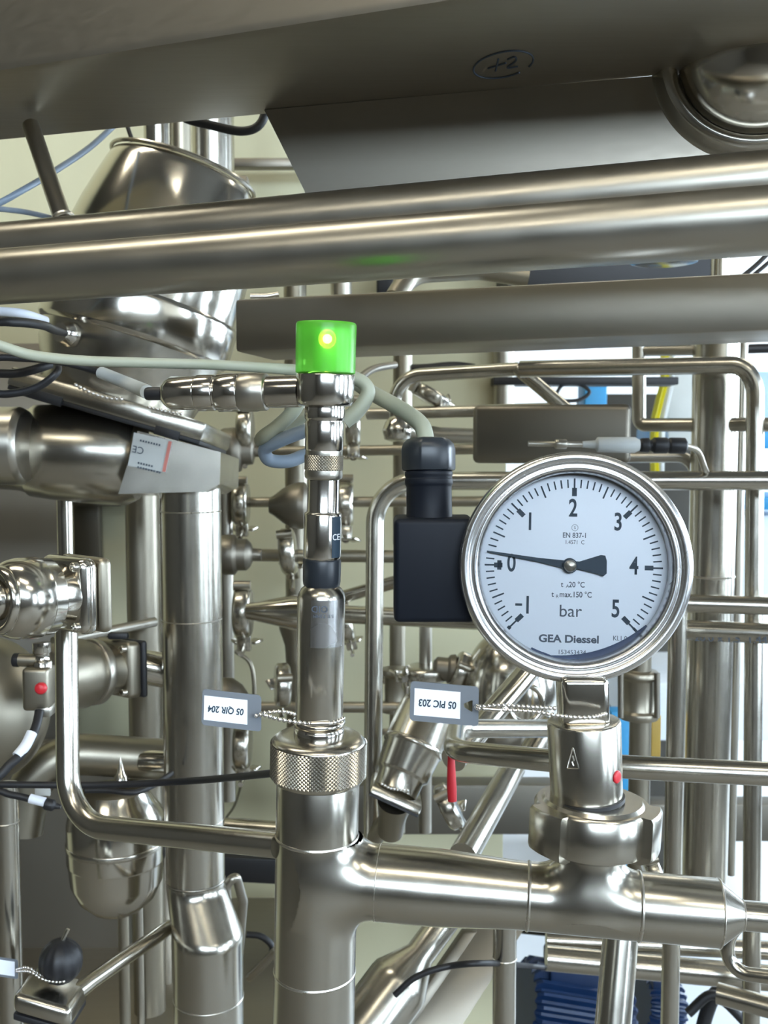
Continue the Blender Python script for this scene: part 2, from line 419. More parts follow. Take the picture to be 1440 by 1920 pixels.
ink.tube([inkp(*p) for p in ((-.5, -.05), (.1, .12))], .0006, 6); ink.tube([inkp(*p) for p in ((-.15, .5), (-.25, -.35))], .0006, 6)
ink.tube(spline([inkp(*p) for p in ((.15, .35), (.38, .45), (.42, .15), (.15, -.25), (.5, -.3))]), .0006, 6)
obj('ink_mark', ink, 'grit', ov)
# hanging plate with the slanted end, behind the fold
q0, q1 = PZ(495, 205, zb), PZ(1240, 140, zb); dq = (q1 - q0).normalized()
pl = thing('hanging_plate', q0, 'brown steel plate with slanted left end hanging under the overhead beam', 'steel plate')
def onplate(x, y, off=0):
    nrm = V((dq.y, -dq.x, 0)).normalized(); r = ray(x, y); return EYE + r * ((q0 + nrm * off - EYE).dot(nrm) / r.dot(nrm))
far = q0 + dq * .95
poly = [q0 + V((0, 0, -.0003)), onplate(571, 358), onplate(600, 470), onplate(1440, 420) + dq * .32, V((far.x, far.y, q0.z - .0003))]
mb = MB().prism(poly, V((-dq.y, dq.x, 0)).normalized() * .006); obj('sheet', mb, 'plate', pl)
# pressed dish in that plate (lower half shows under the fold)
ctr = onplate(1428, 100); s = dep(ctr) / F; nrm = V((dq.y, -dq.x, 0)).normalized()
ds = thing('manhole_dish', ctr, 'polished round dish with a stepped rim at the top right corner', 'dish')
obj('rim', MB().lathe(ctr, nrm, [(0, 150 * s), (.008, 156 * s), (.012, 168 * s), (.010, 182 * s), (.003, 192 * s), (0, 200 * s)], 60, .0005, PI, 2 * PI, V((0, 0, 1))), 'steel', ds)
obj('bowl', MB().lathe(ctr, nrm, [(.004, 151 * s), (.012, 140 * s), (.022, 118 * s), (.030, 88 * s), (.036, 50 * s), (.038, 0)], 60, 0, PI, 2 * PI, V((0, 0, 1))), 'polish', ds)

# two parallel pipes across the frame
a, b = P(0, 519, .59), P(1440, 413, .468); A, B = ext(a, b, -.7, 1.45)
r2 = 51 * .59 / F
o = one('overhead_pipe', MB().lathe(A, B - A, [(0, r2), ((B - A).length, r2)], 48), 'satin', 'thick stainless pipe sloping across the upper frame, the lower one', 'pipe', 'thick overhead pipes')
a1, b1 = P(0, 467, .655), P(1440, 343, .52); A1, B1_ = ext(a1, b1, -.7, 1.45); r1 = 48 * .655 / F
t = thing('overhead_pipe', a1, 'thick stainless pipe carrying a slanted strut, just under the big beam', 'pipe', 'thick overhead pipes')
obj('tube', MB().lathe(A1, B1_ - A1, [(0, r1), ((B1_ - A1).length, r1)], 48), 'satin', t)
p0 = P(120, 418, .655); p1 = P(58, 236, .70); obj('strut', MB().tube([p0, p1], 17 * .655 / F, 24), 'satin', t)
obj('weld_seam', MB().torus(P(119, 411, .652), p1 - p0, 17.5 * .655 / F, .0016, 28, 8), 'weld', t)

# horizontal box beam behind the lamp
a, b = P(440, 561, .80), P(1440, 510, .715); A, B = ext(a, b, 0, 1.5); du = (B - A); dn = V((-du.y, du.x, 0)).normalized()
h = 103 * .76 / F
bm_ = thing('box_beam', A, 'flat brown steel box beam running behind the green lamp', 'steel beam')
obj('channel', MB().box((A + B) / 2 + dn * .045 - V((0, 0, h / 2)), du, dn * .09, V((0, 0, h)), .003), 'plate', bm_)
# short brown box section lower right of it
c = P(1043, 814, .99); one('box_section', MB().box(c + V((0, .03, 0)), V((.150, -.035, 0)), V((.01, .05, 0)), V((0, 0, .058)), .006, 3), 'dark', 'short brown steel box section directly above the gauge', 'steel beam')

# ================================================================== UPPER LEFT: TILTED VALVE
K = .95 / F
O = P(345, 322, .95)
axd = (RT * -.28 + UP * -.96).normalized(); axp = (RT * .96 + UP * -.28).normalized()
tv = thing('diaphragm_valve', P(240, 780, .95), 'big tilted valve with polished bell actuator at upper left', 'valve')
def kp(l): return [(a * K, b * K) for a, b in l]
obj('bell', MB().lathe(O, axd, kp([(-2, 0), (-4, 40), (-2, 90), (0, 122), (8, 134), (25, 140), (60, 150), (105, 162), (150, 171), (200, 173), (262, 173), (262, 165)]), 64, .0006), 'polish', tv)
obj('cover_rim', MB().torus(O + axd * (2 * K), axd, 136 * K, 4 * K, 64, 8), 'steel', tv)
obj('collar', MB().lathe(O, axd, kp([(258, 165), (258, 176), (268, 179), (330, 179), (338, 172), (345, 150)]), 64, .0005), 'polish', tv)
obj('neck', MB().lathe(O, axd, kp([(335, 170), (372, 166), (420, 150), (452, 140)]), 64, .0005), 'steel', tv)
def tp(x, y): return P(x, y, .95)
fc = tp(240, 773)
obj('clamp_flange', MB().box(fc, axp * (352 * K), axd * (34 * K), FW * (.15), .003), 'steel', tv)
obj('gasket', MB().box(fc + axd * (19.5 * K), axp * (346 * K), axd * (7 * K), FW * (.146), .0005), 'rubber', tv)
obj('gasket_tab', MB().box(fc + axd * (19 * K) - axp * (110 * K) - FW * .074, axp * (70 * K), axd * (17 * K), FW * .004, .0005), 'rubber', tv)
obj('gasket_tab', MB().box(fc + axd * (19 * K) + axp * (115 * K) - FW * .074, axp * (44 * K), axd * (16 * K), FW * .004, .0005), 'rubber', tv)
obj('body_block', MB().prism([P(*q, .872) for q in ((258, 808), (330, 826), (414, 848), (412, 908), (386, 922), (222, 926), (236, 880))], FW * .11), 'steel', tv)
px_lathe(P(-60, 838, .93), P(270, 858, .93), [(-520, 74), (40, 76), (62, 80), (64, 86), (110, 90), (160, 92), (240, 92), (262, 80)], bd := MB(), 56)
obj('inlet_tube', bd, 'steel', tv)
obj('sleeve', px_lathe(P(-60, 836, .885), P(52, 836, .885), [(-520, 73), (40, 73), (52, 66), (53, 40), (53, 0)], n=56), 'satin', tv)
# sticker on its block
def quad3(q, d): return [P(x, y, d) for x, y in q]
st = thing('sticker', P(282, 848, .871), 'silver type sticker with CE mark on the tilted valve body', 'sticker')
obj('film', MB().prism(quad3(((251, 811), (323, 827), (311, 886), (240, 873)), .8715), FW * .0006), 'sticker', st)
obj('red_stripe', MB().prism(quad3(((316, 827), (322, 828), (310, 885), (304, 884)), .8708), FW * .0004), 'redprint', st)
pr = MB(); ax_ = (P(323, 827, .87) - P(251, 811, .87)).normalized(); ay_ = (P(251, 811, .87) - P(240, 873, .87)).normalized()
T180 = lambda p: mat_of(p, -ax_, -ay_, -FW)
text(pr, 'CE', .0085, T180(P(259, 843, .8706)))
for yy, L_ in ((826, 42), (868, 34), (876, 46)):
    for k in range(int(L_ / 5)):
        p = P(264 + k * 5 - (yy - 826) * .1, yy + k * 1.2, .8706); pr.box(p, ax_ * .0014, ay_ * .0016, FW * .0002, 0)
obj('print', pr, 'grit', st)
# bead chain lying on the flange
one('bead_chain', beads(MB(), [P(142, 722, .865), P(175, 738, .865), P(205, 747, .865), P(228, 748, .865)], .0019), 'bead', 'bead chain lying along the clamp flange of the tilted valve', 'chain')
one('bead_chain', beads(MB(), [P(280, 764, .865), P(310, 771, .865), P(342, 776, .865)], .0016), 'bead', 'short bead chain below the black boot of the side plug', 'chain')

# cylinders behind the bell
vpipe('pipe', 297, 260, 1.2, -2480, 420, 54, 'polish', 'bright short vertical pipe standing behind the bell of the tilted valve')
vpipe('pipe', 340, 260, 1.16, -2580, 420, 34, 'dull', 'olive vertical pipe between bright and dark ones behind the bell')
vpipe('pipe', 400, 260, 1.22, -2430, 440, 78, 'steel', 'dark wide vertical pipe right behind the bell of the tilted valve')
one('wall_rail', MB().box(P(500, 308, 1.5), V((.16, 0, 0)), V((0, .02, 0)), V((0, 0, .014)), .002), 'dark', 'dark thin horizontal rail on the cream wall near the slanted plate', 'rail')
q = thing('lever_clip', P(500, 578, .9), 'small polished clip sticking out right of the bell valve', 'clip')
obj('upper_jaw', MB().tube([P(470, 556, .9), P(500, 556, .9), P(523, 552, .9)], 6 * .9 / F, 14), 'polish', q)
obj('lower_jaw', px_lathe(P(468, 578, .9), P(516, 588, .9), [(466, 5), (480, 7), (505, 9), (514, 9), (518, 6)], n=18), 'polish', q)
one('small_block', MB().box(P(452, 345, 1.05), V((.016, 0, 0)), V((0, .02, 0)), V((0, 0, .014)), .003), 'dark', 'small dark fitting at the right rim of the bell', 'fitting')

# cables upper left
cable('cable', [(-330, 520, .73), (-40, 398, .75), (40, 358, .76), (110, 316, .8), (170, 275, .84), (225, 225, .88)], 13, 'bluejacket', 'blue-grey cable rising behind the slanted strut at upper left')
cable('cable', [(-330, 380, .78), (-40, 390, .8), (20, 394, .82), (60, 400, .85), (110, 412, .9)], 11, 'bluejacket', 'short blue-grey cable just above the left end of the upper pipe')
cable('cable', [(320, 190, .78), (345, 220, .78), (400, 236, .78), (450, 246, .78), (482, 238, .78), (496, 212, .78), (478, 190, .78)], 17, 'rubber', 'black cable loop hanging below the overhead beam beside the slanted plate')
cable('cable', [(232, 215, 1.0), (240, 240, 1.0), (252, 275, 1.0)], 8, 'rubber', 'thin black lead dropping behind the bell top')
cable('cable', [(-330, 640, .6), (-40, 606, .62), (30, 604, .63), (80, 610, .66), (100, 618, .72), (122, 625, .868)], 19, 'rubber', 'thick black cable arching into the small nickel plug at left')
cable('cable', [(-330, 690, .66), (-40, 672, .66), (40, 672, .66), (110, 678, .66), (180, 696, .66), (240, 722, .64), (285, 738, .55)], 13, 'rubber', 'black lead with pale sleeve running into the side plug')
cable('cable', [(-330, 720, .68), (-40, 736, .68), (20, 738, .68), (70, 726, .68), (105, 700, .68), (108, 680, .69)], 15, 'rubber', 'lower black cable loop left of the bell valve')
cable('cable', [(-330, 705, .72), (-40, 700, .72), (30, 700, .72), (80, 688, .72), (120, 672, .74)], 17, 'rubber', 'middle black cable loop left of the bell valve')
q = thing('cable_sleeve', P(232, 712, .63), 'pale marker sleeve pushed over the black lead', 'sleeve')
obj('sleeve', MB().tube([P(190, 699, .655), P(232, 716, .64), P(276, 735, .56)], 12 * .64 / F, 18), 'sticker', q)
q = thing('round_plug', P(140, 628, .8), 'small nickel round plug on the left flank of the bell', 'plug')
obj('collar', px_lathe(P(108, 622, .86), P(190, 640, .91), [(112, 18), (122, 20), (126, 24), (150, 24), (154, 28), (164, 28), (168, 16), (192, 16)], n=30), 'chrome', q)
one('white_strip', MB().tube(spline([P(-20, 583, .7), P(40, 588, .7), P(86, 602, .72)]), 9 * .7 / F, 10), 'label', 'white marker strip on the black cables at the left edge', 'label strip')

# ================================================================== GREEN LAMP SENSOR
SA, SB = PY(612, 600, .49), PY(588, 1920, .50)
sn = thing('lamp_sensor', SA + (SB - SA) * .6, 'slim stainless sensor rod topped with a glowing green lamp', 'sensor')
def SL(prof, name, mat, n=48, ch=.0003): return obj(name, px_lathe(SA, SB, prof, n=n, ch=ch), mat, sn)
lens = SL([(700, 52), (700, 56), (640, 56.5), (610, 57), (605, 55), (605, 0)], 'lamp_lens', 'lens')
_o = V((.0035, 0, 0)); obj('lamp_core', px_lathe(SA + _o, SB + _o, [(697, 37), (622, 37), (616, 34), (615, 0)], n=40), 'core', sn)
obj('led_glow', MB().lathe_raw(SA + (SB - SA) * .028 + V((.0012, -.0105, 0)), .0042, 24, 16, (1, .5, 1.1)), 'halo', sn)
obj('led', MB().ball(SA + (SB - SA) * .028 + V((.0012, -.0105, 0)), .0022, 18, 12), 'led', sn)
SL([(698, 50), (703, 55), (752, 54), (760, 50), (763, 36)], 'lamp_collar', 'chrome')
SL([(760, 36), (764, 38), (784, 38), (789, 35), (793, 37), (842, 36), (846, 34)], 'upper_barrel', 'chrome')
SL([(842, 34), (846, 35), (851, 35), (882, 35), (888, 36), (896, 35), (899, 30)], 'knurled_ring', 'satin')
SL([(897, 30), (900, 30), (958, 30), (962, 32)], 'lower_neck', 'chrome')
SL([(960, 32), (963, 35.5), (1043, 35.5), (1047, 33)], 'coupling', 'chrome')
pa_ = px_lathe(SA, SB, [(965, 35.9), (1042, 35.9)], n=48)
_a = SA + (SB - SA) * 0; d_ = (SB - SA).normalized()
def strip(y0, y1, a0, a1, hw, name, mat):
    o0 = px_lathe(SA, SB, [(y0, hw), (y1, hw)], n=3, ch=0).v
    # same turned line, only a sector
    x, y, z = frame_of(SB - SA); tt = []
    for yy in (y0, y1):
        k = -(yy - 960) / F; q = SA - EYE; d = SB - SA
        t = (k * q.dot(FW) - q.dot(UP)) / (d.dot(UP) - k * d.dot(FW)); tt.append((t * d.length, hw * dep(SA + d * t) / F))
    return obj(name, MB().lathe(SA, SB - SA, tt, 16, 0, a0, a1), mat, sn)
def facing(x_off, hw):
    """angle on the turned line's own frame whose surface point sits x_off half-widths right of the axis on the camera's side"""
    x, y, z = frame_of(SB - SA); best = min((k * .01 for k in range(629)), key=lambda a: abs((x * math.cos(a) + y * math.sin(a)).x - x_off) + (10 if (x * math.cos(a) + y * math.sin(a)).y > 0 else 0)); return best
aA, aB = facing(.55, 1), facing(.93, 1)
strip(966, 1042, min(aA, aB), max(aA, aB), 36.1, 'black_print', 'ink')
def on_rod(y, xo, hw):
    k = -(y - 960) / F; q = SA - EYE; d = SB - SA; t = (k * q.dot(FW) - q.dot(UP)) / (d.dot(UP) - k * d.dot(FW)); c = SA + d * t; r = hw * dep(c) / F
    a = facing(xo, 1); x, yv, z = frame_of(SB - SA); nrm = x * math.cos(a) + yv * math.sin(a); return c + nrm * r, nrm
def rod_text(s, y, xo, hw, size, flip=False, bold=0):
    p, nrm = on_rod(y, xo, hw); up_ = -d_ if not flip else d_; r_ = up_.cross(nrm).normalized(); m = MB(); text(m, s, size, mat_of(p + nrm * .0001, r_, up_, nrm), bold); return m
obj('ce_mark', rod_text('CE', 1004, .74, 36.2, .0042), 'label', sn)
SL([(1046, 33), (1049, 36), (1090, 35.5), (1098, 34), (1100, 30)], 'black_ring', 'gloss', 10, .0003)
SL([(1098, 32), (1103, 38), (1112, 43), (1120, 45), (1345, 44.5), (1350, 42)], 'body_tube', 'steel')
aA, aB = facing(-.35, 1), facing(.9, 1)
strip(1118, 1205, min(aA, aB), max(aA, aB), 45.5, 'etched_band', 'bezel')
obj('etched_text', rod_text('OID', 1133, .0, 46, .0045, True), 'grit', sn)
e2 = rod_text('S.T. 7.5MM', 1146, .15, 46.4, .0022, True); obj('etched_text', e2, 'grit', sn)
SL([(1346, 40), (1348, 48), (1353, 50), (1358, 47), (1362, 44), (1366, 47), (1385, 47), (1392, 44)], 'base_collar', 'chrome')
# knurled union nut
kn = thing('knurled_nut', SA + (SB - SA) * .63, 'wide knurled union nut under the green lamp sensor', 'nut')
def knurl(y0, y1, hw, rows, cols, amp, mb):
    x, y, z = frame_of(SB - SA); d = SB - SA; q = SA - EYE; vs = []; fs = []
    def tr(yy): k = -(yy - 960) / F; t = (k * q.dot(FW) - q.dot(UP)) / (d.dot(UP) - k * d.dot(FW)); return t
    t0, t1 = tr(y0), tr(y1); r0 = hw * dep(SA + d * t0) / F
    for i in range(rows + 1):
        for k in range(cols):
            a = 2 * PI * k / cols; r = r0 + (amp if (i + k) % 2 else -amp); vs.append(SA + d * (t0 + (t1 - t0) * i / rows) + (x * math.cos(a) + y * math.sin(a)) * r)
    for i in range(rows):
        for k in range(cols):
            q_ = (k + 1) % cols; A_, B_, C_, D_ = i * cols + k, i * cols + q_, (i + 1) * cols + q_, (i + 1) * cols + k
            fs += [(A_, B_, C_), (A_, C_, D_)] if (i + k) % 2 else [(A_, B_, D_), (B_, C_, D_)]
    mb.add(vs, fs); return mb
obj('nut_body', px_lathe(SA, SB, [(1378, 46), (1379, 76), (1383, 83), (1388, 88), (1452, 88), (1460, 84), (1464, 76)], n=72), 'steel', kn)
obj('knurling', knurl(1390, 1452, 89.5, 18, 152, .00032, MB()), 'steel', kn, flat=True)
obj('knurling', knurl(853, 881, 35.6, 10, 84, .00022, MB()), 'satin', sn, flat=True)

# side plug on the lamp collar
CA, CB = P(300, 738, .505), P(560, 734, .492)
sp = thing('side_plug', CA, 'nickel round cable plug pointing left from the lamp sensor', 'plug')
obj('boot', px_lathe(CA, CB, [(274, 11), (278, 12.5), (306, 12.5)], n=24), 'rubber', sp)
obj('back_shell', px_lathe(CA, CB, [(303, 12), (306, 18), (312, 25), (322, 31), (370, 32), (371, 31)], n=40), 'chrome', sp)
obj('barrel', px_lathe(CA, CB, [(370, 28), (371, 34), (404, 34), (405, 31), (409, 31), (410, 36), (450, 36), (452, 33)], n=40), 'chrome', sp)
obj('knurled_ring', px_lathe(CA, CB, [(451, 33), (453, 36.5), (482, 36.5), (486, 35), (500, 35), (502, 30)], n=60), 'satin', sp)
obj('stub', px_lathe(CA, CB, [(500, 29), (503, 30), (562, 30)], n=40), 'chrome', sp)

# grey cable with the knot behind the lamp
cable('grey_cable', [(-330, 560, .50), (-60, 630, .50), (0, 648, .50), (60, 666, .505), (150, 676, .51), (260, 680, .515), (400, 684, .525), (500, 690, .535), (560, 694, .545), (620, 700, .55), (672, 712, .55), (690, 735, .55), (672, 768, .55), (645, 790, .55)], 20, 'jacket', 'pale grey cable running from the left edge to behind the green lamp', n=16, w2=32)
cable('grey_cable', [(640, 690, .575), (668, 716, .575), (696, 736, .57), (736, 758, .55), (768, 778, .535), (792, 800, .525), (800, 836, .52)], 29, 'jacket', 'pale grey cable bending down into the black gauge plug', n=16)
cable('grey_cable', [(566, 735, .56), (552, 768, .56), (520, 800, .56), (495, 818, .56), (492, 826, .57), (520, 810, .58), (560, 785, .58), (600, 765, .58)], 27, 'jacket', 'pale grey cable coil left of the sensor barrel', n=16)
cable('blue_cable', [(600, 800, .56), (560, 812, .56), (520, 828, .56), (497, 842, .565), (505, 862, .57), (540, 865, .575), (575, 852, .58), (610, 840, .58)], 26, 'bluejacket', 'blue-grey cable loop left of the sensor barrel', n=16)
cable('cable', [(670, 712, .9), (700, 692, .95), (740, 684, 1.0)], 15, 'dark', 'short dark tube end between green lamp and background pipe')
# ================================================================== TEE PIPE WORK IN FRONT
tp_ = thing('tee_pipe', SB, 'large welded stainless tee pipe in front with a cone and a thin right end', 'pipe')
def TL(A, B, prof, name='tube', mat='steel', n=64, ch=.0003): return obj(name, px_lathe(A, B, prof, n=n, ch=ch), mat, tp_)
def at_row(y):
    k = -(y - 960) / F; q = SA - EYE; d = SB - SA; return SA + d * ((k * q.dot(FW) - q.dot(UP)) / (d.dot(UP) - k * d.dot(FW)))
rv = 77.5 * dep(at_row(1560)) / F
TL(SA, SB, [(1455, 70), (1462, 77.5), (1566, 77.5)])
TL(SA, SB, [(1816, 76.5), (2100, 76)])
HA = at_row(1643); HB = P(1390, 1716, dep(HA) - .024)
hd = (HB - HA).normalized()
# first tee
zax = -(SB - SA).normalized(); xax = (hd - zax * hd.dot(zax)).normalized(); yax = zax.cross(xax)
O1 = at_row(1655); rh = 70 * dep(P(740, 1656, .497)) / F
T1 = mat_of(O1, xax, yax, zax); hl = T1.to_3x3().inverted() @ hd
top = (T1.inverted() @ at_row(1564)).z; bot = (T1.inverted() @ at_row(1819)).z
ho = T1.inverted() @ HA
def f1(p):
    a = np.sqrt(p[..., 0] ** 2 + p[..., 1] ** 2) - rv
    w = p - np.array(ho); t = w @ np.array(hl); q = w - t[..., None] * np.array(hl); b = np.sqrt((q ** 2).sum(-1)) - rh
    b = np.maximum(b, -t); return smin(a, b, .012)
xe = (T1.inverted() @ P(709, 1654, .498)).x
obj('tee_body', sdf_mesh(f1, (-rv * 1.25, -rv * 1.25, bot), (xe, rv * 1.25, top), .0013, T1), 'steel', tp_)
def weld(p, ax, r, bw=.0011): obj('weld_seam', MB().torus(p, ax, r - bw * .55, bw, 48, 8), 'weld', tp_)
weld(at_row(1565), zax, rv); weld(at_row(1818), zax, rv * .995)
def at_col(x):
    k = (x - 720) / F; q = HA - EYE; d = HB - HA; return HA + d * ((k * q.dot(FW) - q.dot(RT)) / (d.dot(RT) - k * d.dot(FW)))
weld(at_col(710), hd, rh)
TL(HA, HB, [(707, 70), (818, 70), (962, 62), (992, 61.5)], 'reducer')
# second tee (gauge branch)
r3 = 62.5 * dep(at_col(1100)) / F; weld(at_col(990), hd, r3)
bz = (P(1099, 1560, .485) - at_col(1100)); bz = (bz - hd * bz.dot(hd)); bz = V((bz.x, 0, bz.z)).normalized(); bz = (bz - hd * bz.dot(hd)).normalized()
O2 = at_col(1101); T2 = mat_of(O2, hd, bz.cross(hd), bz); rb = 58 * dep(O2) / F
def f2(p):
    a = np.sqrt(p[..., 1] ** 2 + p[..., 2] ** 2) - r3; b = np.sqrt(p[..., 0] ** 2 + p[..., 1] ** 2) - rb
    return smin(a, np.maximum(b, -p[..., 2]), .011)
xa, xb = (T2.inverted() @ at_col(988)).x, (T2.inverted() @ at_col(1199)).x
obj('tee_body', sdf_mesh(f2, (xa, -r3 * 1.25, -r3 * 1.25), (xb, r3 * 1.25, .0315), .0012, T2), 'steel', tp_)
weld(at_col(1197), hd, r3)
TL(HA, HB, [(1196, 62), (1346, 62.5), (1392, 27.5), (2400, 27.5)], 'end_cone')
weld(at_col(1347), hd, 62.5 * dep(at_col(1347)) / F, .0006); weld(at_col(1392), hd, 28 * dep(at_col(1392)) / F, .0006)
# union nut with milled lugs on the branch
GT = O2 + bz * .12
un = thing('union_nut', O2 + bz * .04, 'big slotted union nut with four lugs below the gauge sleeve', 'nut')
def col_at(y): k = -(y - 960) / F; q = O2 - EYE; return O2 + bz * ((k * q.dot(FW) - q.dot(UP)) / (bz.dot(UP) - k * bz.dot(FW)))
s0, s1 = (col_at(1590) - O2).length, (col_at(1502) - O2).length; sN = dep(col_at(1540)) / F
def lug_r(a):
    # four wide lugs with shallow cut-outs between
    k = (math.degrees(a) - 94) % 120; f = 1 if 40 < k < 80 else 0
    return (127 if f else 108) * sN
nb = MB(); x_, y_, z_ = frame_of(bz); an = [2 * PI * k / 240 for k in range(240)]
def nring(h, inset): return [O2 + z_ * h + (x_ * math.cos(a) + y_ * math.sin(a)) * (lug_r(a) - inset) for a in an]
def cring(h, r): return [O2 + z_ * h + (x_ * math.cos(a) + y_ * math.sin(a)) * r for a in an]
nb.loft([cring(s0 - .001, 60 * sN), nring(s0, .006), nring(s0 + .003, .0006), nring(s0 + .005, 0), nring(s1 - .0015, 0), nring(s1, .0012), cring(s1, 95 * sN), cring(s1 + .0016, 90 * sN), cring(s1 + .0016, 60 * sN)])
obj('nut_body', nb, 'steel', un, flat=False)
# ================================================================== PRESSURE GAUGE
gg = thing('pressure_gauge', O2 + bz * .06, 'round pressure gauge with white dial reading near zero bar', 'gauge')
GA, GB = P(1100, 1500, dep(col_at(1500))), P(1092, 1280, dep(col_at(1280)))
obj('sleeve', px_lathe(GA, GB, [(1512, 66), (1488, 67), (1352, 68.5), (1349, 64), (1349, 40)], n=64, ch=.0006), 'steel', gg)
obj('painted_shadow_ring', px_lathe(GA, GB, [(1498, 70.5), (1491, 70.5)], n=64, ch=0), 'rubber', gg)  # black ring stands in for the shadow between sleeve and nut
# square shank with rounded flanks
pc = P(1092, 1310, dep(GB)); sg = dep(GB) / F
obj('shank', MB().box(pc, RT * (90 * sg), V((0, .019, 0)), (GB - GA).normalized() * (96 * sg), .0035, 4), 'polish', gg)
GC = P(1078, 1064, .486); n0 = (EYE - GC).normalized(); gn = (n0 * .45 + V((-.0, -1, .02)) * .55).normalized()
gx = V((0, 0, 1)).cross(gn).normalized(); gy = gn.cross(gx)
roll = math.radians(-.6); gx, gy = gx * math.cos(roll) + gy * math.sin(roll), gy * math.cos(roll) - gx * math.sin(roll)
g = .486 / F
GM = mat_of(GC, gx, gy, gn)
def gl(name, prof, mat, n=96, ch=.0004, caps=False): return obj(name, MB().lathe(GC, gn, [(h * g, r * g) for h, r in prof], n, ch, caps=caps), mat, gg)
gl('case', [(-130, 0), (-130, 186), (-124, 198), (-40, 200), (-38, 205), (-22, 205)], 'bezel')
gl('bezel', [(-26, 205), (-24, 214), (-6, 217), (8, 216), (14, 212), (17, 206), (15, 199), (10, 196), (9, 192), (13, 189), (12, 183), (4, 179), (-6, 177.5), (-34, 177)], 'bezel', 128, .0003)
gl('dial', [(-36, 178), (-33, 178), (-32, 176), (-32, 0)], 'dial')
gl('window_glass', [(-3, 0), (-3, 178.5), (-1, 178.5), (-1, 0)], 'glass', 64, 0)
DZ = -31.6 * g
def dp(x, y, z=DZ): return GM @ V((x * g, y * g, z))
tk = MB()
def tick(ang, r0, r1, w):
    a = math.radians(ang); u = gx * math.cos(a) + gy * math.sin(a); v = -gx * math.sin(a) + gy * math.cos(a)
    tk.box(GC + gn * DZ + u * ((r0 + r1) / 2 * g), u * ((r1 - r0) * g), v * (w * g), gn * .0002, 0)
for i in range(61):
    ang = 225 - i * 4.5
    if i % 10 == 0: tick(ang, 148, 168, 3.2); tick(ang, 134, 150, 9)
    elif i % 5 == 0: tick(ang, 141, 165, 3)
    else: tick(ang, 150, 166, 2.6)
tick(225, 166, 172, 7); tick(-45, 162, 176, 5); tick(180, 136, 144, 18)
obj('tick_marks', tk, 'ink', gg)
nm = MB()
def dt(mb, s, x, y, size, bold=0, sx=1.): text(mb, s, size * g, mat_of(dp(x, y), gx, gy, gn), bold, sx)
for s, x, y in (('1', -85, -77), ('0', -117, 3), ('1', -83, 83), ('2', -2, 110), ('3', 83, 85), ('4', 114, 2), ('5', 81, -80)):
    dt(nm, s, x, y, 47, .00022, .72)
nm.box(dp(-102, -75), gx * (13 * g), gy * (4.5 * g), gn * .0002, 0)
obj('numerals', nm, 'ink', gg)
lt = MB(); dt(lt, 'bar', -4, -86, 33); dt(lt, 'GEA Diessel', -6, -139, 20, .00016, 1.12); dt(lt, 'S', 2, 74, 8)
dt(lt, 'EN 837-1', 2, 59, 14, .00004, .85); dt(lt, '1.4571  C', 2, 46, 11, 0, .85)
dt(lt, 't   20 °C', 0, -35, 15, .00004, .85); dt(lt, 'A', -10, -38, 9); dt(lt, 't   max.150 °C', -2, -54, 15, .00005, .85); dt(lt, 'R', -29, -58, 9)
dt(lt, 'Kl.1,0', 90, -135, 13, 0, .9); dt(lt, '153453434', 0, -164, 12, 0, 1.0)
lt.torus(dp(2, 74), gn, 6 * g, .35 * g, 24, 6)
obj('lettering', lt, 'grit', gg)
# blue printed segment at the dial's foot
sgm = [(177 * math.cos(a), 177 * math.sin(a)) for a in [math.radians(-40 - k * 4) for k in range(18)]]
cr_ = sgm + [(172 * math.cos(a) + 0, 168 * math.sin(a) + 2 * 0) for a in [math.radians(-108 + k * 4) for k in range(18)]]
_sg = MB(); _n = 24; _in = []; _ou = []
for k in range(_n + 1):
    a = math.radians(-38 - 78 * k / _n); w_ = 11 * math.sin(PI * min(1, (k / _n) * 1.15 + .02)) ** .7 if k / _n < .85 else 3
    _ou.append((177.5 * math.cos(a), 177.5 * math.sin(a))); _in.append(((176.5 - w_) * math.cos(a), (176.5 - w_) * math.sin(a)))
_sg.loft([[dp(*o_, DZ), dp(*o_, DZ + .0002), dp(*i_, DZ + .0002), dp(*i_, DZ)] for o_, i_ in zip(_ou, _in)])
obj('blue_segment', _sg, 'darkblue', gg)
# pointer
pz = DZ + 8 * g; pa = math.radians(171.3); pu = gx * math.cos(pa) + gy * math.sin(pa); pv = -gx * math.sin(pa) + gy * math.cos(pa)
hub = dp(-7, 2, pz)
def pp(u, v): return hub + pu * (u * g) + pv * (v * g)
ta = math.radians(171.3 + 9); tu = gx * math.cos(ta) + gy * math.sin(ta); tv_ = -gx * math.sin(ta) + gy * math.cos(ta)
def pq(u, v): return hub + tu * (u * g) + tv_ * (v * g)
po = obj('pointer', MB().prism([pp(160, 1), pp(152, -1.8), pp(60, -4.5), pp(12, -8), pq(-18, -8), pq(-58, -21), pq(-66, -20), pq(-69, -10), pq(-69, 14), pq(-62, 20), pq(-55, 16), pq(-18, 7), pp(12, 7), pp(60, 3.5), pp(152, 1.6)], gn * -.0005), 'ink', gg)
obj('hub_ring', MB().lathe(hub, gn, [(-.002, 14 * g), (.0012, 14 * g), (.0016, 13 * g), (.0016, 0)], 40), 'ink', po)
obj('hub_screw', MB().lathe(hub + gn * .0012, gn, [(0, 12 * g), (.0014, 12 * g), (.0018, 10 * g), (.0022, 0)], 40), 'satin', po)
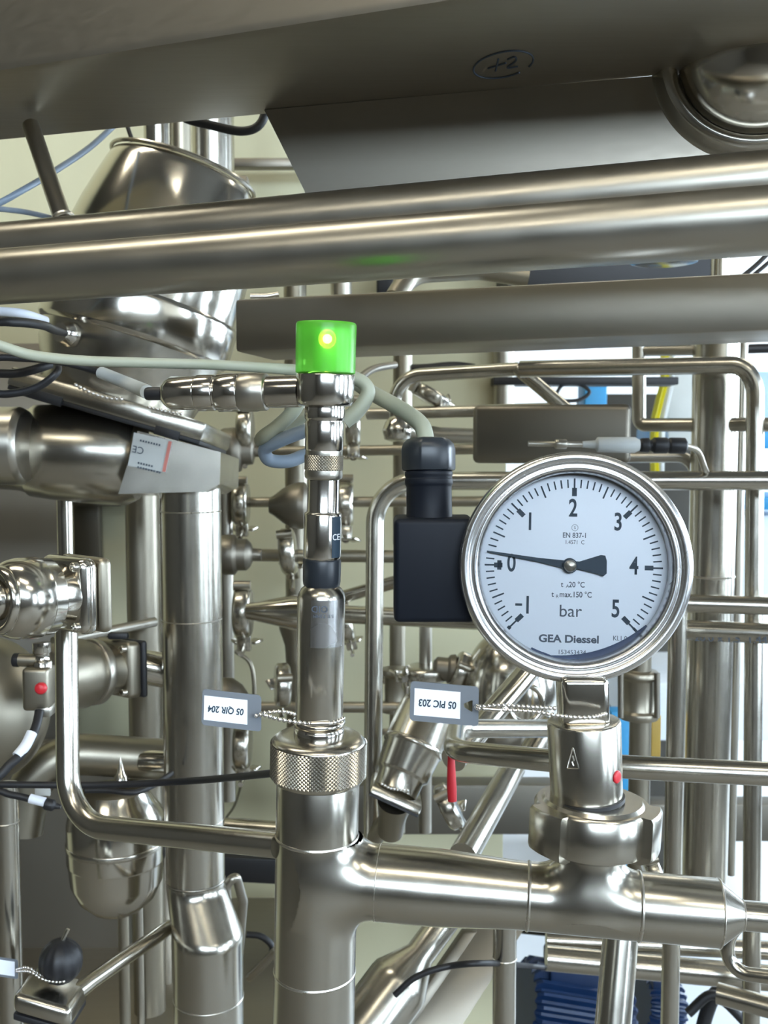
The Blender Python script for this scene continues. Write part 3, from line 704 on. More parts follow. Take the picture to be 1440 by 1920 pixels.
# warning triangle etched on the sleeve, red dot
def on_sleeve(x, y):
    r = ray(x, y); c = GA; d = (GB - GA).normalized(); R_ = 68.5 * dep(GA) / F
    o = EYE - c; a = r - d * r.dot(d); b = o - d * o.dot(d); A_, B_, C_ = a.dot(a), 2 * a.dot(b), b.dot(b) - R_ * R_
    return EYE + r * ((-B_ - math.sqrt(max(B_ * B_ - 4 * A_ * C_, 0))) / (2 * A_))
tr = MB()
for a, b in (((1074, 1402), (1064, 1440)), ((1064, 1440), (1085, 1441)), ((1085, 1441), (1074, 1402))): tr.tube([on_sleeve(*a), on_sleeve((a[0] + b[0]) / 2, (a[1] + b[1]) / 2), on_sleeve(*b)], .0003, 6)
tr.tube([on_sleeve(1073, 1417), on_sleeve(1076, 1426), on_sleeve(1072, 1428), on_sleeve(1075, 1436)], .0003, 6)
obj('etched_triangle', tr, 'bead', gg)
rd = on_sleeve(1158, 1457); rn = (rd - GA); rn = (rn - (GB - GA).normalized() * rn.dot((GB - GA).normalized())).normalized()
obj('red_mark', MB().lathe(rd - rn * .0004, rn, [(0, .0031), (.0007, .003), (.0009, .0022), (.0009, 0)], 24), 'red', gg)
# ---- angle plug at the gauge's left side
cp = thing('cable_plug', P(800, 1000, .515), 'black angular cable plug beside the left of the gauge', 'plug')
q = MB(); c = P(812, 1063, .512); k = .512 / F
q.box(c, RT * (148 * k), V((0, .034, 0)), V((0, 0, 190 * k)), .0028, 4); obj('plug_body', q, 'black', cp)
PA, PB = P(805, 980, .512), P(803, 820, .512)
obj('neck', px_lathe(PA, PB, [(985, 46), (975, 46), (972, 43), (912, 42.5), (908, 45), (898, 45), (896, 43), (892, 45), (884, 45), (882, 36), (878, 36)], n=40), 'black', cp)
def hexl(A, B, prof, rot=0):
    d = B - A; mb = MB(); x, y, z = frame_of(d); rings = []
    for yy, hw in prof:
        kk = -(yy - 960) / F; q_ = A - EYE; t = (kk * q_.dot(FW) - q_.dot(UP)) / (d.dot(UP) - kk * d.dot(FW)); r = hw * dep(A + d * t) / F; ring = []
        for j in range(6):
            a0_, a1_ = rot + j * PI / 3, rot + (j + 1) * PI / 3
            p, q2 = V((math.cos(a0_), math.sin(a0_), 0)), V((math.cos(a1_), math.sin(a1_), 0))
            for f in (.06, .5, .94):
                e = p.lerp(q2, f); ring.append(A + d * t + (x * e.x + y * e.y) * r)
        rings.append(ring)
    return mb.loft(rings)
obj('gland_nut', hexl(PA, PB, [(884, 40), (882, 51), (878, 53), (842, 53), (832, 50), (824, 42), (821, 34), (821, 16)], .2), 'gloss', cp)

# ================================================================== HANGING TAGS
def hang_tag(name, d0, tl, tr_, br, bl, lab, s, label, hole=None, lay=0):
    q0_, q1_, q2_, q3_ = [P(*c, dd) for c, dd in zip((tl, tr_, br, bl), d0)]
    t = thing(name, (q0_ + q2_) / 2, label, 'tag'); ux = (q1_ - q0_); uy = (q0_ - q3_); n_ = ux.cross(uy).normalized()
    if n_.y > 0: n_ = -n_
    def uv(u, v): return q3_ * (1 - u) * (1 - v) + q2_ * u * (1 - v) + q1_ * u * v + q0_ * (1 - u) * v
    R = .10; asp = ux.length / uy.length; pts = []
    for cx, cy, a0 in ((1 - R / asp, 1 - R, 0), (R / asp, 1 - R, 90), (R / asp, R, 180), (1 - R / asp, R, 270)):
        for k in range(7): a = math.radians(a0 + k * 15); pts.append((cx + R / asp * math.cos(a), cy + R * math.sin(a)))
    if hole:
        hu, hv, hr = hole; mb = MB(); N_ = len(pts); hp = []
        for (u, v) in pts: a = math.atan2((v - hv), (u - hu) * asp); hp.append((hu + hr / asp * math.cos(a), hv + hr * math.sin(a)))
        fr = [uv(*p) for p in pts]; fi = [uv(*p) for p in hp]; bk_ = -n_ * .0012
        mb.loft([fr, [p + bk_ for p in fr], [p + bk_ for p in fi], fi], closed=True); obj('plate', mb, 'tag', t)
    else: obj('plate', MB().prism([uv(*p) for p in pts], -n_ * .0012), 'tag', t)
    u0, u1, v0, v1 = lab
    obj('paper_label', MB().prism([uv(*p) + n_ * .0002 for p in ((u0, v0), (u1, v0), (u1, v1), (u0, v1))], -n_ * .0003), 'label', t)
    m = MB(); ctr_ = uv((u0 + u1) / 2, (v0 + v1) / 2) + n_ * .0003; e1 = ux.normalized(); e2 = n_.cross(e1)
    text(m, s, uy.length * .25, mat_of(ctr_, -e1, -e2, n_), .00012, .86)
    obj('lettering', m, 'ink', t); return uv
uv1 = hang_tag('hanging_tag', (.47, .472, .472, .47), (770, 1277), (898, 1288), (897, 1362), (768, 1351), (.06, .73, .15, .83), '05 PIC 203', 'grey tag lettered 05 PIC 203 hanging from the gauge shank', (.87, .5, .15))
uv2 = hang_tag('hanging_tag', (.47, .478, .478, .47), (380, 1292), (490, 1304), (490, 1372), (378, 1359), (.03, .76, .15, .83), '05 QIR 204', 'grey tag lettered 05 QIR 204 hanging from the sensor rod', None)
h1 = uv1(.955, .5)
cn = thing('bead_chain', h1, 'bead chain tying the gauge tag round the gauge shank', 'chain')
f_ = lambda x, y, d: P(x, y, d)
obj('beads', beads(MB(), [h1 + FW * .002, f_(905, 1325, .466), f_(935, 1322, .466), f_(985, 1325, .466), f_(1040, 1328, .47)], .00105), 'bead', cn)
obj('beads', beads(MB(), [h1 - FW * .002, f_(900, 1329, .463), f_(940, 1331, .462), f_(1000, 1334, .462), f_(1040, 1341, .463), f_(1075, 1345, .466), f_(1110, 1345, .467), f_(1138, 1338, .474)], .00105), 'bead', cn)
obj('clasp', MB().tube([f_(908, 1329, .462), f_(938, 1331, .4615)], .0010, 12), 'chrome', cn)
h2 = uv2(.92, .45)
cn = thing('bead_chain', h2, 'bead chain tying the sensor tag round the sensor rod', 'chain')
obj('beads', beads(MB(), [h2 + FW * .002, f_(500, 1336, .477), f_(530, 1334, .478), f_(556, 1340, .484)], .00105), 'bead', cn)
obj('beads', beads(MB(), [h2 - FW * .002, f_(494, 1340, .474), f_(520, 1348, .473), f_(555, 1354, .474), f_(585, 1357, .474), f_(625, 1355, .474), f_(646, 1346, .482)], .0011), 'bead', cn)
obj('clasp', MB().tube([f_(584, 1357, .4735), f_(616, 1356, .4735)], .0014, 12), 'chrome', cn)
# ================================================================== LEFT CLUSTER
pipe('bent_pipe', [(124, 1120, .60), (128, 1546, .58), (522, 1584, .508)], 42, 'steel', 'thin bent pipe coming down the left side and welded into the tee pipe', fil=.030, n=32, grow=(0, 0), seg=14)
# tall column
ca, cb = vert(362, 1300, .92, 880, 2050)
t = thing('column_pipe', cb, 'thick vertical stainless pipe widening by a cone, left of the sensor rod', 'pipe')
obj('tube', px_lathe(ca, cb, [(880, 57), (1646, 54.5)], n=64), 'steel', t)
_la, _lb = vert(391, 1850, .92, 1700, 2050)
def _row(a_, b_, y):
    k = -(y - 960) / F; d = b_ - a_; q = a_ - EYE; return a_ + d * ((k * q.dot(FW) - q.dot(UP)) / (d.dot(UP) - k * d.dot(FW)))
def _ring(c, r): return [c + V((r * math.cos(2 * PI * k / 64), r * math.sin(2 * PI * k / 64), 0)) for k in range(64)]
_t, _b = _row(ca, cb, 1650), _row(_la, _lb, 1752); _r0, _r1 = 54.5 * dep(_t) / F, 65.5 * dep(_b) / F
obj('cone', MB().loft([_ring(_t, _r0), _ring(_row(ca, cb, 1660), _r0)] + [_ring(_row(ca, cb, 1660).lerp(_b, f), _r0 + (_r1 - _r0) * f) for f in (.12, .5, .88)] + [_ring(_b, _r1), _ring(_row(_la, _lb, 1764), _r1)]), 'steel', t)
obj('tube', px_lathe(_la, _lb, [(1762, 65.5), (2050, 64)], n=64), 'steel', t)
obj('weld_seam', MB().torus(_row(_la, _lb, 1868), V((0, 0, 1)), 65.2 * dep(_row(_la, _lb, 1868)) / F - .0003, .0006, 56, 6), 'weld', t)
for y, hw in ((958, 57), (1160, 56), (1535, 54.6), (1648, 54.6)):
    k = -(y - 960) / F; d = cb - ca; q = ca - EYE; tt = (k * q.dot(FW) - q.dot(UP)) / (d.dot(UP) - k * d.dot(FW)); c = ca + d * tt
    obj('weld_seam', MB().torus(c, d, hw * dep(c) / F - .0003, .0006, 56, 6), 'weld', t)
vpipe('pipe', 268, 1100, 1.12, 860, 3300, 60, 'dull', 'dark vertical pipe close left of the thick column')
vpipe('pipe', 300, 1100, 1.18, 860, 3200, 24, 'steel', 'thin vertical pipe squeezed between the dark pipe and the column')
vpipe('pipe', 122, 1000, .975, 880, 1060, 30, 'polish', 'bright thin vertical pipe above the polished actuator with square flange')
# backing panels
one('backing_panel', MB().box(P(-160, 1320, 1.42), V((.449, 0, 0)), V((0, .02, 0)), V((0, 0, 1.0)), .003), 'panel', 'brown-grey sheet panel at the left edge behind the valves', 'panel')
one('backing_panel', MB().box(P(165, 975, 1.565), V((.04, 0, 0)), V((0, .02, 0)), V((0, 0, .14)), .003), 'panel', 'narrow stained sheet strip below the tilted valve', 'panel')
one('steel_sheet', MB().box(P(120, 1690, 1.30), V((.17, 0, 0)), V((0, .02, 0)), V((0, 0, .42)), .003), 'panel', 'dark grey panel behind the black ball knob', 'panel')
one('rail_bracket', MB().box(P(185, 938, 1.55), V((.078, 0, 0)), V((0, .07, 0)), V((0, 0, .013)), .002).box(P(228, 934, 1.54), V((.013, 0, 0)), V((0, .07, 0)), V((0, 0, .021)), .002), 'dark', 'small dark bracket on the wall below the tilted valve', 'bracket')

# polished actuator with square flange
AA, AB = P(-60, 1130, .50), P(170, 1112, .555)
t = thing('diaphragm_valve', P(60, 1120, .7), 'polished round actuator with square bolted flange at the left edge', 'valve')
obj('actuator_body', px_lathe(AA, AB, [(-3, 40), (0, 62), (12, 72), (30, 77), (64, 77), (66, 74), (88, 72), (92, 62), (130, 60)], n=56), 'polish', t)
obj('end_ring', px_lathe(AA, AB, [(4, 50), (-8, 50), (-12, 56), (-10, 62), (2, 66), (6, 60)], n=56), 'polish', t)
obj('indicator_cap', px_lathe(AA, AB, [(-24, 0), (-22, 30), (-18, 36), (4, 40)], n=40), 'polish', t)
av = (AB - AA).normalized(); au = V((0, 0, 1)); ah = au.cross(av).normalized(); s7 = .54 / F
fcn = P(130, 1113, .546)
obj('flange', MB().box(fcn, av * .012, ah * (142 * s7), au * (144 * s7), .006, 4), 'polish', t)
obj('flange', MB().box(fcn + av * .0105, av * .008, ah * (140 * s7), au * (142 * s7), .005, 4), 'dull', t)
for sx in (-1, 1):
    for sz in (-1, 1):
        obj('screw', MB().lathe(fcn - av * .0055 + ah * (sx * 55 * s7) + au * (sz * 56 * s7), -av, [(0, .0026), (.003, .0026), (.0037, .0015), (.002, .0013), (.002, 0)], 20), 'steel', t)
# lower actuator
AA, AB = P(80, 1272, .84), P(262, 1248, .93)
t = thing('diaphragm_valve', P(180, 1255, .9), 'dull brown actuator with square flange and black tab, behind the bent pipe', 'valve')
obj('actuator_body', px_lathe(AA, AB, [(78, 0), (79, 30), (86, 52), (100, 62), (150, 65), (158, 60), (166, 58), (176, 46), (226, 46)], n=56), 'dull', t)
av = (AB - AA).normalized(); ah = au.cross(av).normalized(); s7 = .92 / F; fcn = P(220, 1251, .907)
obj('scale_ring', px_lathe(AA, AB, [(164, 54), (166, 62), (178, 62), (180, 54)], n=56), 'satin', t)
obj('flange', MB().box(fcn, av * .016, ah * (100 * s7), au * (104 * s7), .005, 4), 'dull', t)
obj('gasket', MB().box(fcn + av * .011, av * .006, ah * (102 * s7), au * (106 * s7), .003, 3), 'rubber', t)
for sx in (-1, 1):
    for sz in (-1, 1):
        obj('screw', MB().lathe(fcn - av * .008 + ah * (sx * 38 * s7) + au * (sz * 40 * s7), -av, [(0, .0034), (.004, .0034), (.005, .002), (.005, 0)], 16), 'steel', t)
obj('tab', MB().box(P(222, 1192, .90), RT * .018, FW * .008, UP * .006, .002, 2), 'rubber', t)
one('pipe', px_lathe(P(262, 1248, .94), P(330, 1262, .95), [(262, 32), (345, 32)], n=32), 'polish', 'polished stub joining the dull actuator to the thick column', 'pipe')
pipe('pipe', [(100, 1204, 1.0), (290, 1166, 1.1)], 20, 'satin', 'thin sloping pipe between the two square flanges')
# solenoid with red button
t = thing('solenoid_switch', P(72, 1280, .72), 'brown switch block with a red button and black side plug at left', 'switch')
obj('block', MB().box(P(74, 1288, .73), V((.019, 0, 0)), V((0, .02, 0)), V((0, 0, .031)), .003, 3), 'dull', t)
obj('top_fitting', px_lathe(P(80, 1250, .73), P(78, 1205, .73), [(1262, 18), (1240, 18), (1238, 14), (1225, 14), (1224, 17), (1205, 17)], n=24), 'chrome', t)
obj('side_stub', px_lathe(P(30, 1237, .73), P(80, 1239, .73), [(32, 12), (70, 13)], n=20), 'dull', t)
obj('stub_cap', px_lathe(P(20, 1237, .73), P(40, 1238, .73), [(24, 10), (26, 13), (36, 13)], n=20), 'rubber', t)
obj('red_button', MB().lathe(P(78, 1290, .717), -FW, [(0, .0042), (.003, .0042), (.0045, .003), (.0048, 0)], 20), 'red', t)
obj('foot', MB().box(P(86, 1330, .73), V((.012, 0, 0)), V((0, .018, 0)), V((0, 0, .008)), .002), 'satin', t)
t = thing('cable', P(40, 1400, .7), 'short black cable with white marker curving down from the red-button switch', 'cable')
obj('jacket', MB().tube(spline([P(*p) for p in ((74, 1334, .72), (66, 1366, .71), (48, 1402, .70), (20, 1432, .69), (-40, 1472, .68), (-280, 1520, .66))]), .0032, 14), 'rubber', t)
obj('marker', MB().tube(spline([P(*p) for p in ((60, 1374, .706), (48, 1398, .70), (32, 1418, .694))]), .0038, 14), 'label', t)
# rounded vessel at the left edge
t = one('round_vessel', MB().lathe_raw(P(-30, 1330, .92), .058, 40, 28, (1, 1, 1.15)), 'dull', 'rounded grey vessel behind the red-button switch at the left edge', 'vessel')
# horizontal elbow pipe below
pipe('pipe', [(40, 1560, .98), (62, 1408, .98), (330, 1425, 1.02)], 78, 'dull', 'wide dull elbow pipe running to the column behind the black rods', fil=.05, n=36)
one('pipe', px_lathe(P(262, 1425, 1.0), P(330, 1428, 1.0), [(262, 20), (264, 22), (340, 22)], n=28), 'polish', 'short bright stub on the column above the black rods', 'pipe')
one('cone_tip', px_lathe(P(226, 1468, .93), P(226, 1420, .93), [(1470, 14), (1456, 12), (1450, 8), (1420, .6)], n=24), 'polish', 'small pointed bright cone standing above the black rods', 'fitting')
# black rods and leads
cable('black_rod', [(-330, 1476, .70), (-60, 1471, .70), (180, 1472, .70), (360, 1464, .68), (520, 1449, .60)], 13, 'rubber', 'long straight black lead crossing from the left edge to the knurled nut')
t = thing('cable', P(50, 1500, .74), 'short black lead with white marker ending in a plug at lower left', 'cable')
obj('jacket', MB().tube(spline([P(*p) for p in ((-300, 1500, .74), (-40, 1482, .74), (20, 1490, .74), (60, 1499, .74), (90, 1508, .74))]), .0026, 14), 'rubber', t)
obj('marker', MB().tube([P(56, 1497, .738), P(84, 1504, .738)], .0034, 14), 'label', t)
obj('end_plug', px_lathe(P(80, 1506, .74), P(108, 1512, .74), [(82, 8), (86, 11), (100, 11), (104, 6), (114, 4)], n=20), 'rubber', t)
cable('cable', [(160, 1482, .80), (200, 1482, .80), (250, 1486, .80), (285, 1474, .82), (304, 1462, .86), (322, 1450, .885)], 11, 'rubber', 'sagging black lead just under the long straight lead')
one('cable_marker', MB().box(P(80, 1484, .9), V((.014, 0, 0)), V((0, .002, 0)), V((0, 0, .008)), .001), 'sticker', 'small silver marker plate beside the bent pipe at lower left', 'label plate')
# round bottomed polished vessel
ba, bb = vert(218, 1600, .98, 1480, 1730)
t = thing('bowl_vessel', bb, 'polished round-bottomed actuator housing under the bent pipe', 'vessel')
obj('housing', px_lathe(ba, bb, [(1480, 60), (1500, 70), (1520, 86), (1540, 90), (1610, 90), (1612, 88), (1650, 84), (1680, 70), (1702, 46), (1714, 20), (1718, 0)], n=64), 'polish', t)
obj('seam', px_lathe(ba, bb, [(1572, 89), (1574, 91.5), (1582, 91.5), (1584, 89)], n=64), 'steel', t)
vpipe('pipe', 232, 1760, 1.1, 1690, 2100, 20, 'dull', 'dark thin pipe straight under the round-bottomed housing')
vpipe('pipe', 262, 1760, 1.12, 1690, 2100, 14, 'satin', 'thin light pipe beside the dark one under the round-bottomed housing')
# left edge pipe, tag, knob
vpipe('pipe', 16, 1700, .84, 1470, 2000, 46, 'steel', 'vertical bright pipe at the lower left corner', welds=(1540,))
uv3 = hang_tag('hanging_tag', (.78, .80, .80, .78), (-60, 1786), (34, 1800), (34, 1836), (-60, 1822), (.03, .93, .12, .88), '05 LS 38', 'small white tag in the lower left corner on a bead chain')
one('bead_chain', beads(MB(), [uv3(.97, .5), P(52, 1814, .79), P(75, 1828, .79), P(100, 1836, .79), P(118, 1836, .79)], .0013), 'bead', 'bead chain between the corner tag and the black ball knob', 'chain')
one('bead_chain', beads(MB(), [uv3(.97, .4), P(56, 1822, .785), P(80, 1836, .785), P(104, 1841, .785), P(122, 1840, .785)], .0013), 'bead', 'second strand of bead chain below the black ball knob', 'chain')
t = thing('ball_knob', P(114, 1830, .80), 'black ribbed ball knob on a clamp at lower left', 'knob')
kb = MB(); kc = P(114, 1802, .80); rk = 40 * .8 / F; rings = []
for i in range(1, 16):
    a = PI * i / 16
    rings.append([kc + V((rk * math.sin(a) * math.cos(b) * (1 + .025 * math.cos(12 * b)), rk * math.sin(a) * math.sin(b) * (1 + .025 * math.cos(12 * b)), -rk * 1.05 * math.cos(a))) for b in [2 * PI * k / 72 for k in range(72)]])
kb.loft(rings); obj('ball', kb, 'rubber', t)
obj('stem', MB().tube([kc + V((.001, 0, rk * .9)), P(128, 1742, .80)], .0016, 12), 'steel', t)
t = thing('clamp_foot', P(97, 1870, .8), 'rounded stainless clamp foot under the black ball knob with a slanted pipe', 'clamp')
obj('foot_plate', MB().box(P(97, 1868, .80), (P(150, 1886, .80) - P(45, 1856, .80)), FW * .05, UP * .016, .005, 4), 'steel', t)
obj('gasket', MB().box(P(95, 1892, .80), (P(146, 1910, .80) - P(46, 1882, .80)), FW * .048, UP * .005, .001), 'rubber', t)
obj('slanted_pipe', MB().tube([P(128, 1872, .805), P(170, 1840, .83), P(318, 1738, .93)], [.0075, .0066, .0066], 24), 'steel', t)
obj('lower_stub', MB().tube([P(92, 1895, .80), P(92, 1960, .80)], .006, 18), 'steel', t)
one('drip_tray', MB().box(P(300, 1880, 1.15) + V((0, .12, -.02)), V((.42, 0, 0)), V((0, .34, 0)), V((0, 0, .02)), .004), 'plate', 'flat brown steel tray at the bottom behind the column', 'tray')
one('drip_tray', MB().box(P(470, 1905, 1.25) + V((0, .12, -.02)), V((.10, 0, 0)), V((0, .30, 0)), V((0, 0, .03)), .004), 'dark', 'dark tray edge at the bottom right of the column', 'tray')
# right of the column, low
pipe('pipe', [(380, 1548, 1.15), (540, 1560, 1.12)], 36, 'steel', 'horizontal pipe piece between column and tee, above the black beam', grow=(0, .05))
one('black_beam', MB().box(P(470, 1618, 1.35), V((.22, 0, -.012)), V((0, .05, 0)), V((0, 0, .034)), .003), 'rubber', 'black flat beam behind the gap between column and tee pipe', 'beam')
pipe('tube_loop', [(430, 1790, 1.0), (424, 1660, 1.0), (442, 1640, 1.0), (456, 1690, 1.02), (447, 1800, 1.05)], 18, 'satin', 'narrow bent tube loop right of the column cone', fil=.01, n=16)
pipe('pipe', [(468, 1832, 1.1), (520, 1780, 1.05)], 16, 'steel', 'short slanted thin tube low between column and tee')
cable('cable', [(462, 1752, 1.15), (490, 1756, 1.15), (510, 1775, 1.15), (505, 1800, 1.15)], 12, 'rubber', 'black hose bit low between column and tee')
cable('cable', [(440, 1220, 1.35), (470, 1245, 1.35), (477, 1300, 1.35), (470, 1330, 1.35)], 8, 'dull', 'thin grey wire arc above the sensor tag')
cable('cable', [(458, 1418, 1.27), (452, 1470, 1.40), (440, 1510, 1.50), (425, 1532, 1.578)], 6, 'dark', 'thin dark wire hanging below the clamp near the column')
# ================================================================== BACKGROUND GRID OF THIN PIPES
def hp(pts, w, mat, label, **k): return pipe('thin_pipe', pts, w, mat, label, **k)
hp([(690, 776, 1.22), (1062, 766, 1.12)], 22, 'satin', 'thin pipe level with the grey cable knee, meeting the slanted tube')
hp([(1062, 768, 1.11), (968, 688, 1.10)], 26, 'steel', 'short slanted tube left of the yellow film', grow=(0, .0))
hp([(972, 692, 1.105), (738, 706, 1.14), (742, 812, 1.14), (800, 812, 1.16)], 26, 'steel', 'thin pipe bent into a loop above the black plug', fil=[.035, .03], n=24)
hp([(800, 812, 1.2), (824, 816, 1.2), (900, 818, 1.2)], 30, 'satin', 'short pipe piece right of the gland nut')
hp([(380, 848, 1.32), (905, 842, 1.25)], 19, 'dull', 'thin level pipe passing behind the knurled ring of the sensor')
hp([(380, 942, 1.32), (930, 940, 1.25)], 19, 'dull', 'thin level pipe through the two wing-nut clamps beside the sensor neck')
hp([(400, 1040, 1.32), (780, 1044, 1.28)], 23, 'dull', 'thin level pipe behind the black ring of the sensor')
hp([(560, 1148, 1.12), (1440, 1188, .945)], 33, 'steel', 'level pipe with etched text running low behind plug and gauge', grow=(0, .4), n=30)
hp([(640, 1120, 1.3), (760, 1086, 1.25)], 24, 'steel', 'short sloping pipe behind the upright bent pipe')
hp([(400, 1326, 1.32), (800, 1326, 1.28)], 20, 'dull', 'thin level pipe at the height of the hanging tags')
hp([(690, 1372, 1.34), (780, 1372, 1.32)], 12, 'dull', 'very thin level pipe under the tag-height pipe')
hp([(698, 1570, 1.0), (704, 902, 1.0), (1440, 901, .93)], 34, 'steel', 'upright thin pipe bending right above the black plug and past the gauge', fil=.042, n=30, grow=(0, .4), seg=14)
hp([(1280, 1131, .95), (1440, 1136, .93)], 34, 'steel', 'level pipe right of the gauge, above the etched one', grow=(.02, .4))
hp([(975, 692, 1.05), (1392, 684, .98), (1416, 720, .98), (1408, 1960, .98)], 31, 'steel', 'long pipe under the box beam turning down at the right edge', fil=[.035, .2], n=28, seg=12)
hp([(1198, 640, 1.08), (1198, 797, 1.08), (1440, 796, 1.0)], 25, 'satin', 'thin pipe going down and then right across the yellow film', fil=.008, grow=(0, .4))
t = thing('etched_text', P(1360, 1188, .98), 'row of etched characters on the level pipe right of the gauge', 'marking')
pipe('ring_pipe', [(2000, 1478, .57), (1165, 1438, .62), (1010, 1424, .64), (850, 1408, .68), (856, 1366, .76), (1100, 1366, .86)], 48, 'steel', 'pipe sweeping behind the gauge sleeve and curling back at its left end', fil=[.3, .2, .03, .03], n=32, seg=10)
bpy.data.objects.remove(t)
tx = MB(); e1 = (P(1440, 1188, .945) - P(1300, 1183, .972)).normalized(); text(tx, '20.0 x 1.5  1.44', .0095, mat_of(P(1365, 1190, .955) + V((0, -.0065, -.003)), e1, V((0, .3, .95)).normalized(), V((0, -.95, .3)).normalized()), 0, 1.1, .0004)
one('etched_text', tx, 'grit', 'row of etched characters on the lower level pipe right of the gauge', 'lettering')
# uprights
vpipe('thin_pipe', 755, 800, 1.36, -2100, 1020, 36, 'dull', 'upright pipe behind the bent loop above the black plug')
vpipe('thin_pipe', 745, 1300, 1.36, 1150, 1560, 30, 'dull', 'upright pipe continuing below the black plug')
vpipe('thin_pipe', 798, 1250, 1.30, 1150, 1560, 24, 'satin', 'upright thin pipe behind the gauge tag')
vpipe('thin_pipe', 556, 1000, 1.40, 500, 2850, 42, 'dull', 'upright brown pipe mostly behind the sensor rod')
vpipe('thin_pipe', 425, 1100, 1.30, 880, 1500, 26, 'satin', 'upright thin pipe hugging the right side of the column')
vpipe('thin_pipe', 945, 700, 1.552, 640, 770, 40, 'satin', 'short upright pipe behind the slanted tube')
vpipe('thin_pipe', 640, 530, 1.3, -2235, 600, 40, 'satin', 'short upright pipe just above the green lamp')
vpipe('thin_pipe', 970, 500, 1.3, -2235, 560, 18, 'polish', 'bright thin upright above the box beam')
vpipe('column_pipe', 1333, 1100, 1.05, 640, 1700, 84, 'steel', 'thick upright pipe right of the gauge', welds=(1080,))
vpipe('thin_pipe', 1266, 1400, .90, 1100, 2000, 34, 'steel', 'upright thin pipe emerging below the right rim of the gauge')
vpipe('thin_pipe', 1378, 1300, 1.12, 640, 1640, 16, 'satin', 'very thin upright close right of the thick upright pipe')
vpipe('pipe', 946, 1820, .86, 1700, 2000, 44, 'steel', 'upright pipe under the reducer of the tee pipe', welds=(1795,))
pipe('pipe', [(1166, 1730, .74), (1146, 1960, .72)], 66, 'steel', 'leaning upright pipe under the gauge branch', n=36)
vpipe('thin_pipe', 1200, 1380, 1.05, 1330, 1660, 40, 'dull', 'upright pipe hanging under the sanitary union right of the sleeve')
one('amber_strip', MB().box(P(1228, 1390, 1.1), V((.010, 0, 0)), V((0, .01, 0)), V((0, 0, .06)), .001), 'amber', 'amber strip next to the pipe below the sanitary union', 'strip')
# diagonals
pipe('diagonal_pipe', [(1010, 1236, .95), (850, 1424, .80)], 42, 'polish', 'bright slanted pipe under the gauge rim, behind its bead chain')
pipe('diagonal_pipe', [(962, 1440, .95), (868, 1606, .80)], 46, 'steel', 'slanted pipe running down from the curled pipe to the tee pipe')
pipe('diagonal_pipe', [(700, 1574, 1.0), (738, 1520, .965)], 34, 'dull', 'short slanted pipe left of the angle valve foot')
a, b = P(838, 1720, .90), P(640, 1990, .84)
t = thing('diagonal_pipe', b, 'slanted pipe flaring into a wide tube below the reducer', 'pipe')
obj('tube', px_lathe(a, b, [(1700, 27), (1790, 28), (1838, 58), (1850, 60), (2000, 62)], n=44), 'steel', t)
one('slanted_strut', MB().box(P(865, 1840, 1.0), (P(775, 1960, .96) - P(935, 1720, 1.04)), RT * .055, FW * .01, .002), 'plate', 'flat slanted steel strut below the reducer', 'strut')
one('slanted_strut', MB().box(P(800, 1860, .95), (P(740, 1960, .93) - P(905, 1720, .98)), RT * .014, FW * .012, .002), 'dark', 'narrow dark slanted strut below the reducer', 'strut')
cable('cable', [(740, 1866, .82), (780, 1832, .82), (840, 1812, .82), (920, 1806, .83), (1000, 1812, 1.05), (1060, 1818, 1.14), (1100, 1822, 1.20)], 12, 'rubber', 'black hose arching across the slanted struts')
# lower right
pipe('thin_pipe', [(1024, 1762, 1.06), (1440, 1782, 1.05)], 34, 'steel', 'upper of two level pipes under the gauge branch', grow=(0, .4))
pipe('thin_pipe', [(1024, 1796, 1.04), (1440, 1834, 1.03)], 46, 'steel', 'lower of two level pipes under the gauge branch', grow=(0, .4), n=30)
pipe('bent_pipe', [(1420, 1716, .70), (1362, 1745, .70), (1366, 1822, .70), (1900, 1890, .62)], 26, 'steel', 'thin pipe hooking round below the thin end of the tee pipe', fil=[.02, .024], n=26, seg=12)
pipe('thin_pipe', [(1440, 1888, .9), (1345, 1862, .92)], 40, 'steel', 'short level pipe in the bottom right corner', grow=(.4, 0))
# ================================================================== SANITARY CLAMPS AND SMALL VALVES
def make_clamp(T, label):
    t = thing('pipe_clamp', None, label, 'clamp', None, T)
    obj('clamp_ring', MB().lathe(V((0, 0, -.008)), V((0, 0, 1)), [(0, .012), (0, .021), (.003, .0245), (.013, .0245), (.016, .021), (.016, .012)], 30), 'steel', t, True)
    obj('hinge', MB().tube([V((-.004, .027, -.008)), V((-.004, .027, .008))], .0045, 12), 'dull', t, True)
    obj('lug', MB().box(V((0, -.030, .0)), V((.006, 0, 0)), V((0, .016, 0)), V((0, 0, .014)), .002), 'steel', t, True)
    obj('bolt', MB().tube([V((-.022, -.034, 0)), V((.014, -.034, 0))], .0028, 10), 'chrome', t, True)
    w = MB(); w.lathe(V((.010, -.034, 0)), V((1, 0, 0)), [(0, .005), (.008, .004)], 14)
    for s in (-1, 1): w.box(V((.018, -.034, s * .008)), V((.012, 0, s * .006)), V((0, .003, 0)), V((-.003, 0, s * .010)), .001)
    obj('wing_nut', w, 'chrome', t, True); return t
def HX(x, y, d, sc=1., rot=0, ax=V((1, 0, 0))):
    z = ax.normalized(); yv = V((0, 0, 1)) if abs(z.z) < .9 else V((1, 0, 0)); yv = (yv - z * yv.dot(z)).normalized(); xv = yv.cross(z)
    R = MX.Rotation(rot, 4, 'Z'); return mat_of(P(x, y, d), xv * sc, yv * sc, z * sc) @ R
cl0 = make_clamp(HX(452, 944, 1.28, 1.15, .2), 'wing-nut pipe clamp between the column and the sensor neck')
